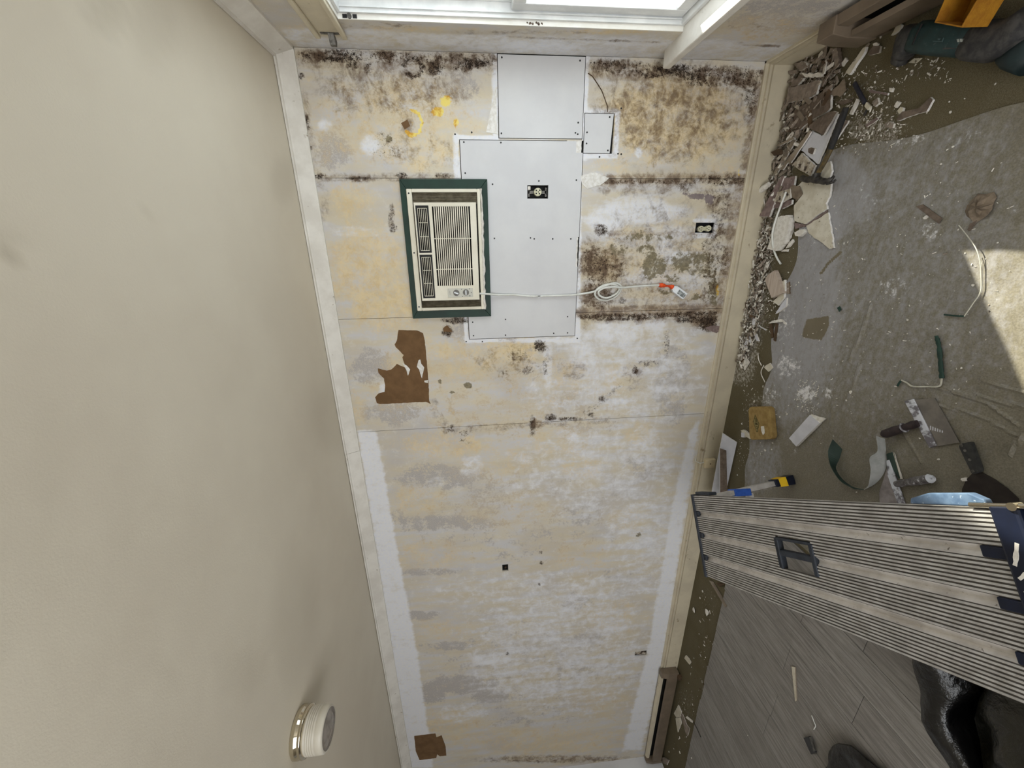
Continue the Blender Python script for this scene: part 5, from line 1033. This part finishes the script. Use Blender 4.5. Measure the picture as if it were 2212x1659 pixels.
# --- white drywall offcut
ofc = thing('drywall_offcut', 'small white oblong drywall offcut with one torn end', 'drywall offcut', tuple(F(1735, 930)))
MB().prism(poly_on('e', [(635, 393), (775, 236), (840, 292), (682, 448)], .020), SH, .020, (0, 1)).build('offcut_body', (FACEW, GYP), ofc)
MB().prism(rough_poly(poly_on('e', [(780, 233), (880, 262), (842, 292), (806, 270)], .014), .001, .006), SH, .013, (0, 0)).build('torn_end', CHIP, ofc)
slab('plaster_chunk', 'p', [(1600, 930), (1606, 928), (1622, 940), (1620, 948), (1612, 944)], .002, .010, (FACEC, CHIP), 'curved plaster sliver tucked under the sponge corner', 'debris')
slab('plaster_chunk', 'p', [(1601, 934), (1608, 935), (1608, 945), (1601, 944)], .002, .012, (FACEW, CHIP), 'small square white chip beside the sponge corner', 'debris')

# --- curled edging strip, green outside and grey-white inside, standing on edge
cv = thing('curled_strip', 'curled dark green and grey edging strip standing on the sheet', 'edging strip', tuple(F(1850, 1005)))
def ribbon(name, path, mat_out, mat_in, th=.0016):
    bot = spline([F(u, v, z) for u, v, z, _, _, _ in path], 6); top = spline([F(u2, v2, z2) for _, _, _, u2, v2, z2 in path], 6); o = MB(); vs = []; n = len(bot)
    for i in range(n):
        a = Vector(bot[i]); b = Vector(top[i]); t = Vector(bot[min(i + 1, n - 1)]) - Vector(bot[max(i - 1, 0)]); nr = t.cross(b - a).normalized() * th
        vs += [a, b, a + nr, b + nr]
    fs = []; mi = []
    for i in range(n - 1):
        k = 4 * i; fs += [(k, k + 4, k + 5, k + 1), (k + 2, k + 3, k + 7, k + 6), (k + 1, k + 5, k + 7, k + 3), (k, k + 2, k + 6, k + 4)]; mi += [0, 1, 0, 0]
    fs += [(0, 1, 3, 2), (4 * n - 4, 4 * n - 2, 4 * n - 1, 4 * n - 3)]; mi += [0, 0]
    return o.add(vs, fs, mi, False).build(name, (mat_out, mat_in), cv, fixn=False)
def kp(x, y): return (1760 + x / 4.894, 860 + y / 4.894)
def rp(x1, y1, z1, x2, y2, z2): return kp(x1, y1) + (z1,) + kp(x2, y2) + (z2,)
ribbon('green_arm', [rp(292, 540, SH, 190, 435, .045), rp(262, 640, SH, 142, 560, .045), rp(225, 740, SH, 160, 690, .04), rp(290, 850, SH, 215, 800, .034), rp(400, 935, SH, 290, 890, .034), rp(520, 965, SH, 420, 960, .034)], GRNSTRIP, WHTSTRIP)
ribbon('grey_arm', [rp(520, 965, SH, 560, 945, .034), rp(640, 900, SH, 575, 880, .034), rp(725, 800, SH, 590, 760, .045), rp(758, 690, SH, 580, 630, .060), rp(750, 560, SH, 660, 560, .050), rp(738, 430, SH, 648, 400, .045)], WHTSTRIP, WHTSTRIP)
slab('card_scrap', 'k', [(760, 590), (830, 568), (900, 850), (880, 850), (770, 670)], SH + .004, .002, (GRNSTRIP, FACEC), 'dark green card scrap beside the second taping knife', 'debris', rough=0, slope=(.05, 0))
slab('card_scrap', 'k', [(838, 575), (930, 855), (900, 855)], SH + .002, .002, (CHIP, CHIP), 'torn white card edge next to the green scrap', 'debris', rough=.001)

# --- taping knives and scraper
def knife(label, blade, bar, hp0, hp1, hr, mats, mark=None, loc=None):
    t = thing('taping_knife', label, 'taping knife', tuple(F(*loc)))
    MB().prism(poly_on('k', blade, .010), .008, .010, (0, 0)).build('blade', mats[0], t)
    MB().prism(poly_on('k', bar, .014), .0075, .015, (0, 0)).build('back_bar', mats[1], t, bevel=.002)
    a = np.array(F(*kp(*hp0), .020)); b = np.array(F(*kp(*hp1), .024))
    MB().tube([tuple(a), tuple(a * .85 + b * .15), tuple(a * .7 + b * .3), tuple(a * .4 + b * .6), tuple(a * .08 + b * .92), tuple(b)], [hr * .75, hr * .9, hr * .72, hr * 1.05, hr, hr * .6], 14).build('handle', mats[2], t)
    return t, a, b
tk, ha, hb = knife('wide taping knife with a clean grey blade and dark handle', [(1020, 20), (1270, 0), (1530, 470), (1275, 512)], [(945, 30), (1040, 8), (1282, 500), (1210, 525)], (1090, 265), (715, 388), .0165, (BLADE, MUD, HANDLE), loc=(1990, 920))
mk = MB()
for i in range(6):
    x = 1218 + i * 25; y = 290 + i * 10; hgt = 44 - 4 * i; mk.prism(poly_on('k', [(x, y), (x + 12, y + 6), (x + 10, y + hgt + 4), (x - 2, y + hgt)], .0105), .0098, .0104, (0, 0))
mk.build('etched_mark', FACEW, tk)
MB().tube([tuple(hb + (ha - hb) * .62), tuple(hb + (ha - hb) * .64)], .0185, 14).build('handle_band', MUD, tk)
tk2, ha, hb = knife('plaster-caked taping knife half hidden under the work platform', [(770, 720), (800, 830), (935, 1105), (935, 1180), (690, 1180), (680, 1000)], [(755, 660), (785, 650), (965, 1160), (890, 1160), (770, 820)], (860, 910), (1215, 852), .015, (M('mud_filmed_blade', (150, 142, 140), (120, 112, 110), 20.0, .7), MUD, HANDLEG), loc=(1950, 1050))
MB().tube([tuple(hb), tuple(hb + (hb - ha) * .08)], [.0165, .012], 14).build('handle_cap', MUD, tk2)
sc = thing('scraper', 'broad dark scraper with a black riveted handle by the platform end', 'scraper', tuple(F(2130, 1030)))
MB().prism(poly_on('k', [(1660, 800), (1770, 788), (1900, 858), (2040, 960), (2150, 1062), (2170, 1150), (1570, 1150), (1552, 1090), (1556, 960), (1600, 860)], .010), .007, .0095, (0, 0)).build('blade', BLADED, sc)
MB().prism(rounded([np.array(F(*kp(x, y), .022)[:2]) for x, y in ((1508, 490), (1642, 460), (1762, 785), (1660, 802))], .14, 3), .007, .022, (0, 0)).build('handle', HANDLEB, sc, bevel=.004)
for x, y in ((1555, 500), (1590, 555), (1640, 652), (1675, 770)):
    p = F(*kp(x, y), .022); MB().cyl((p[0], p[1], .021), (p[0], p[1], .0235), .0045, n=12).build('rivet', STEEL, sc)
slab('plaster_chip', 'k', [(1545, 850), (1585, 840), (1595, 878), (1560, 880)], SH, .010, (CHIP, CHIP), 'white chip touching the scraper blade', 'debris')

# --- boards leaning against the baseboard
def lean(name, pts, th, mats, label):
    P = [Vector(F(u, v, z)) for u, v, z in pts]; nr = (P[1] - P[0]).cross(P[2] - P[0]).normalized()
    if nr.z < 0: nr = -nr
    n = len(P); vs = P + [p - nr * th for p in P]
    o = MB().add(vs, [list(range(n)), list(range(n, 2 * n))[::-1]] + [(i, (i + 1) % n, n + (i + 1) % n, n + i) for i in range(n)], [0] + [1] * (n + 1)).build(name, mats)
    return setp(o, label, 'board', 'boards leaning on the baseboard')
b0 = F(1592, 955, .012); 
lean('leaning_board', [(1561, 936, .090), (1592, 956, .012), (1560, 1100, .012), (1534, 1080, .090)], .010, (FACEW, GYP), 'white board leaning against the baseboard beside the phone jack')
lean('leaning_board', [(1555, 968, .105), (1569, 973, .066), (1572, 1085, .066), (1556, 1085, .105)], .008, (PAPERB, FACEW), 'narrow brown-faced board with white edges on the leaning white board')

# --- aluminium work platform
E0 = (-2.109, -0.553); rzp = math.atan2(-0.824, 0.5665)
wpf = thing('work_platform', 'ribbed aluminium folding work platform with navy end caps', 'work platform', (E0[0], E0[1], 0), rzp)
ZT = 0.500; LP = 1.29; hd0, hd1, hw0, hw1 = .575, .745, .146, .252
bandw, groovew = .0795, .0275
def strips(y0, y1):                                     # length segments left when the hand hole is cut
    return [(0.008, hd0), (hd1, LP + .01)] if (y1 > hw0 and y0 < hw1) else [(0.008, LP + .01)]
yy = 0.0
for i in range(4):
    bs = MB(); n = 8; pit_ = bandw / n
    segs = []
    for k in range(n):
        ya, yb = yy + k * pit_, yy + (k + 1) * pit_
        for a, b in strips(ya, yb):
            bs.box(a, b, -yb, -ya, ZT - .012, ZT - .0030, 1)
            bs.box(a, b, -(ya + pit_ * .76), -(ya + pit_ * .24), ZT - .0032, ZT, 0)
    bs.build('deck_board', (ALU, ALUD), wpf, local=True)
    if i < 3:
        g_ = MB(); ya, yb = yy + bandw, yy + bandw + groovew
        for a, b in strips(ya + .001, yb - .001):
            m = 5; pts = [(-(ya + (yb - ya) * t / m), ZT - .004 - .010 * math.sin(math.pi * t / m)) for t in range(m + 1)]; prof_ = pts + [(-yb, ZT - .020), (-ya, ZT - .020)]
            g_.extr(prof_, 'x', a, b)
        g_.build('deck_groove', ALUG, wpf, local=True)
    yy += bandw + groovew
WT = yy - groovew
MB().box(.008, LP, -.030, -.002, ZT - .055, ZT - .012).build('side_rail', ALUG, wpf, local=True); MB().box(.008, LP, -WT + .002, -WT + .030, ZT - .055, ZT - .012).build('side_rail', ALUG, wpf, local=True)
hh = MB()
for z0_, z1_ in ((ZT - .02, ZT + .004),):
    hh.box(hd0 - .006, hd0 + .008, -hw1, -hw0, z0_, z1_).box(hd1 - .010, hd1 + .006, -hw1, -hw0, z0_, z1_).box(hd0, hd1, -hw0 - .006, -hw0 + .004, z0_, z1_).box(hd0, hd0 + .012, -hw1 - .004, -hw0, z0_, z1_)
hh.box(hd0, hd1, -.209, -.188, ZT - .026, ZT + .002).build('carry_handle', NAVYG, wpf, bevel=.003, local=True)
MB().box(-.006, .012, -WT - .004, .004, ZT - .060, ZT + .006).build('far_end_cap', NAVYG, wpf, bevel=.003, local=True)
yy = bandw
for i in range(3):
    MB().box(.012, .034, -(yy + groovew - .002), -(yy + .002), ZT - .012, ZT + .001).build('cap_tab', NAVYG, wpf, bevel=.002, local=True)
    MB().box(LP - .045, LP + .004, -(yy + groovew - .001), -(yy + .001), ZT - .012, ZT + .002).build('cap_tab', NAVY, wpf, bevel=.003, local=True); yy += bandw + groovew
nc = MB().box(LP, LP + .050, -WT - .012, .010, ZT - .06, ZT + .008).box(LP + .050, LP + .24, -WT - .012, .010, ZT - .16, ZT - .004).build('near_end_cap', NAVY, wpf, bevel=.006, local=True)
MB().box(LP + .105, LP + .150, -.150, -.115, ZT - .006, ZT - .002).build('yellow_button', YELLOW, wpf, bevel=.004, local=True)
pm = MB()
for (x_, y_, l_, w_, a__) in ((LP + .022, -.090, .05, .008, 1.2), (LP + .03, -.125, .045, .007, .7), (LP + .036, -.150, .03, .008, 2.0), (LP + .024, -.165, .02, .012, .2), (LP + .085, -.185, .05, .022, 1.9), (LP + .07, -.21, .03, .02, .6)):
    z_ = ZT + .0078 if x_ < LP + .047 else ZT - .0044
    R_ = Matrix.Translation((x_, y_, z_)) @ Matrix.Rotation(a__, 4, 'Z'); P_ = rough_poly([(-l_ / 2, -w_ / 2), (l_ / 2, -w_ / 3), (l_ / 2, w_ / 2), (-l_ / 2, w_ / 3)], .002, .008)
    n_ = len(P_); pm.add([tuple(R_ @ Vector((x, y, .0))) for x, y in P_] + [tuple(R_ @ Vector((x, y, .0012))) for x, y in P_], [list(range(n_))[::-1], list(range(n_, 2 * n_))] + [(i, (i + 1) % n_, n_ + (i + 1) % n_, n_ + i) for i in range(n_)])
pm.build('paint_drips', CHIP, wpf, local=True)
# legs: a frame at each end with navy and yellow feet
for d0, d1, spl in ((.085, .098, .048), (LP + .05, LP + .17, .03)):
    for y_ in (-.006, -WT + .006 - .03 + .03):
        sgn = 1 if y_ > -.2 else -1; yo = sgn * spl
        T = Vector((d0, y_ - sgn * .012, ZT - .02)); Bt = Vector((d1, y_ + yo, .050)); d_v = (T - Bt).normalized(); a_v = Vector((1, 0, 0)); a_v = (a_v - d_v * a_v.dot(d_v)).normalized(); b_v = d_v.cross(a_v)
        def ring(p, ha_, hb_): return [tuple(p + a_v * sa * ha_ + b_v * sb_ * hb_) for sa, sb_ in ((-1, -1), (1, -1), (1, 1), (-1, 1))]
        lg = loft([ring(Bt - d_v * .03, .020, .012), ring(T, .020, .012)]).build('leg', ALUG, wpf, local=True)
        ft = loft([ring(Bt - d_v * .0485, .034, .024), ring(Bt - d_v * .01, .033, .022), ring(Bt + d_v * .055, .026, .018)]).build('foot', NAVY, lg, bevel=.003, local=True)
        loft([ring(Bt - d_v * .004, .0345, .0235), ring(Bt + d_v * .034, .0302, .0208)]).build('foot_band', YELLOW, lg, local=True)
    for zz in (.24,):
        t = (zz - .05) / (ZT - .07); xm = d1 + (d0 - d1) * t
        MB().box(xm - .016, xm + .016, -WT + .004, -.004, zz - .012, zz + .012).build('rung', ALUG, wpf, local=True)
MB().box(.052, .115, -.016, .020, .24, .33).build('blue_tape_wrap', BLUETAPE, wpf, bevel=.004, local=True)
MB().box(.03, .16, .002, .018, ZT - .045, ZT - .002).build('hinge_bracket', NAVYG, wpf, bevel=.004, local=True)
lt = MB().prism([(1.115, .004), (1.120, .018), (1.165, .032), (1.255, .034), (1.280, .020), (1.282, .004)], ZT - .024, ZT - .004, (0, 0)).build('release_latch', BLUELT, wpf, bevel=.003, local=True)
MB().cyl((1.255, .008, ZT + .002), (1.52, .010, ZT - .002), .006, n=10).build('locking_rod', CHROME, wpf, local=True)
for d_q in (1.335, 1.405): MB().cyl((d_q, .008, ZT - .01), (d_q, .008, ZT + .012), .009, n=10).build('rod_rivet', CHROME, wpf, local=True)

# --- black rubbish bag, open, with clear film stuffed in it
def crumple_bag(name, c, rx, ry, hgt, label, mouth=.75, seed=1, fill=True):
    r_ = random.Random(seed); t = thing(name, label, 'rubbish bag', (c[0], c[1], 0.008)); n = 56; prof_ = [(.30, .0), (.80, .0), (.97, .10), (1.0, .35), (.99, .62), (.97, .85), (mouth + .14, .97), (mouth + .03, 1.0), (mouth - .02, .96), (mouth - .02, .72), (mouth - .05, .5), (.5, .4), (.05, .38)]
    ph = [(r_.uniform(2, 13), r_.uniform(0, 6.28), r_.uniform(.006, .03)) for _ in range(9)]; o = MB(); vs = []
    for i, (rr, zz) in enumerate(prof_):
        for k in range(n):
            a = 2 * math.pi * k / n; w_ = sum(am * math.sin(int(f_) * a + p_ + i * .9) for f_, p_, am in ph)
            vs.append((c[0] + (rr + w_ * (1 if rr > .2 else 0)) * rx * math.cos(a), c[1] + (rr + w_ * (1 if rr > .2 else 0)) * ry * math.sin(a), .008 + max(0, zz + (w_ * .6 if zz > .05 else 0)) * hgt))
    fs = [(i * n + k, i * n + (k + 1) % n, (i + 1) * n + (k + 1) % n, (i + 1) * n + k) for i in range(len(prof_) - 1) for k in range(n)]
    q = o.add(vs, fs, 0, True).build('bag_film', BAG, t, fixn=False)
    sb_ = q.modifiers.new('subdiv', 'SUBSURF'); sb_.levels = 2; sb_.render_levels = 2
    for ns_, am in ((.16, .035), (.06, .008)):
        tx = bpy.data.textures.new('crumple', 'VORONOI' if ns_ > .1 else 'CLOUDS'); tx.noise_scale = ns_
        dm = q.modifiers.new('crumple', 'DISPLACE'); dm.texture = tx; dm.strength = am; dm.mid_level = .5; dm.texture_coords = 'LOCAL'
    return t
bg1 = crumple_bag('rubbish_bag', (-2.06, -1.86), .36, .37, .26, 'open black rubbish bag stuffed with plastic film beside the platform', mouth=.82, seed=3)
o = MB(); n = 30; m = 9; vs = []
for i in range(m):
    for k in range(n):
        a = 2 * math.pi * k / n; rr = .285 * (i + .3) / (m - 1)
        z = .008 + .325 - .10 * (i / (m - 1)) ** 2 + .018 * math.sin(5 * a + i) + .014 * math.sin(9 * a - 2 * i + 1)
        vs.append((-2.06 + rr * 1.05 * math.cos(a) * (1 + .06 * math.sin(4 * a)), -1.91 + rr * math.sin(a) * 1.05, z - .035))
o.add(vs, [(i * n + k, i * n + (k + 1) % n, (i + 1) * n + (k + 1) % n, (i + 1) * n + k) for i in range(m - 1) for k in range(n)] + [list(range(n))[::-1]], 0, True).build('stuffed_film', FILM, bg1, fixn=False)
setp(crumple_bag('rubbish_bag', (-3.16, -1.50), .32, .26, .05, 'flat black rubbish bag lying on the grey planks', mouth=.55, seed=8), None)

# --- bits on the planks and along the bare strip
PZ = .008
slab('wood_sliver', 'g', [(685, 1080), (705, 1085), (714, 1275), (706, 1282)], PZ, .006, (FACEC, WOODL), 'pale wood sliver lying across the grey planks', 'debris', rough=0)
ck = thing('plastic_clip', 'small dark plastic clip on the grey planks', 'clip', tuple(F(1745, 1607, PZ)))
MB().prism(poly_on('g', [(752, 1488), (785, 1478), (822, 1572), (795, 1582)], PZ + .010), PZ, PZ + .010, (0, 0)).build('clip_body', DKOAK, ck, bevel=.002); MB().prism(poly_on('g', [(786, 1484), (796, 1480), (820, 1560), (812, 1566)], PZ + .016), PZ + .009, PZ + .016, (0, 0)).build('clip_arm', STEEL, ck)
strand('wire', 'g', [(800, 1360), (815, 1400), (822, 1420), (812, 1440)], [PZ + .003] * 4, .0022, CORD, 'tiny bent wire near the plastic clip', 'wire')
slab('lath_stick', 'g', [(215, 590), (232, 598), (315, 738), (305, 742)], .004, .010, (WOODL, WOODL), 'thin lath stick under the far end of the platform', 'debris', rough=0)
slab('wood_wedge', 'g', [(255, 605), (300, 608), (275, 625)], .003, .010, (DKWOOD, DKWOOD), 'small dark wedge behind the far platform leg', 'debris', rough=0)
slab('plaster_flake', 'h', [(522, 250), (545, 210), (580, 250), (608, 300), (590, 330), (560, 295)], .003, .006, (FACEC, CHIP), 'white flake on the bare strip near the heater corner', 'debris')
slab('plaster_flake', 'h', [(390, 960), (445, 850), (485, 940), (470, 1000), (420, 1010)], .003, .008, (FACEC, CHIP), 'upper of two long white flakes beside the far heater', 'debris')
slab('plaster_flake', 'h', [(410, 1020), (470, 1005), (488, 1080), (440, 1200), (430, 1150)], .003, .006, (FACEC, CHIP), 'lower of two long white flakes beside the far heater', 'debris')
slab('paper_strip', 'h', [(478, 970), (500, 960), (560, 1110), (595, 1150), (565, 1250), (540, 1210)], .003, .004, (PAPERG, CHIP), 'folded grey paper strip beside the two long white flakes', 'debris')
slab('plaster_flake', 'h', [(540, 1010), (560, 990), (640, 1060), (625, 1080)], .003, .004, (CHIP, CHIP), 'slim white flake at the edge of the planks', 'debris')
slab('plaster_flake', 'h', [(220, 1530), (260, 1520), (325, 1560), (300, 1620), (250, 1600)], .003, .008, (PAPERG, CHIP), 'grey-white shard at the far end of the heater', 'debris')
strand('nail', 'h', [(640, 1060), (690, 1160), (735, 1262)], [.008, PZ + .002, PZ + .002], .0030, HAMS, 'long dark nail pointing across the first plank', 'nail', k=3)
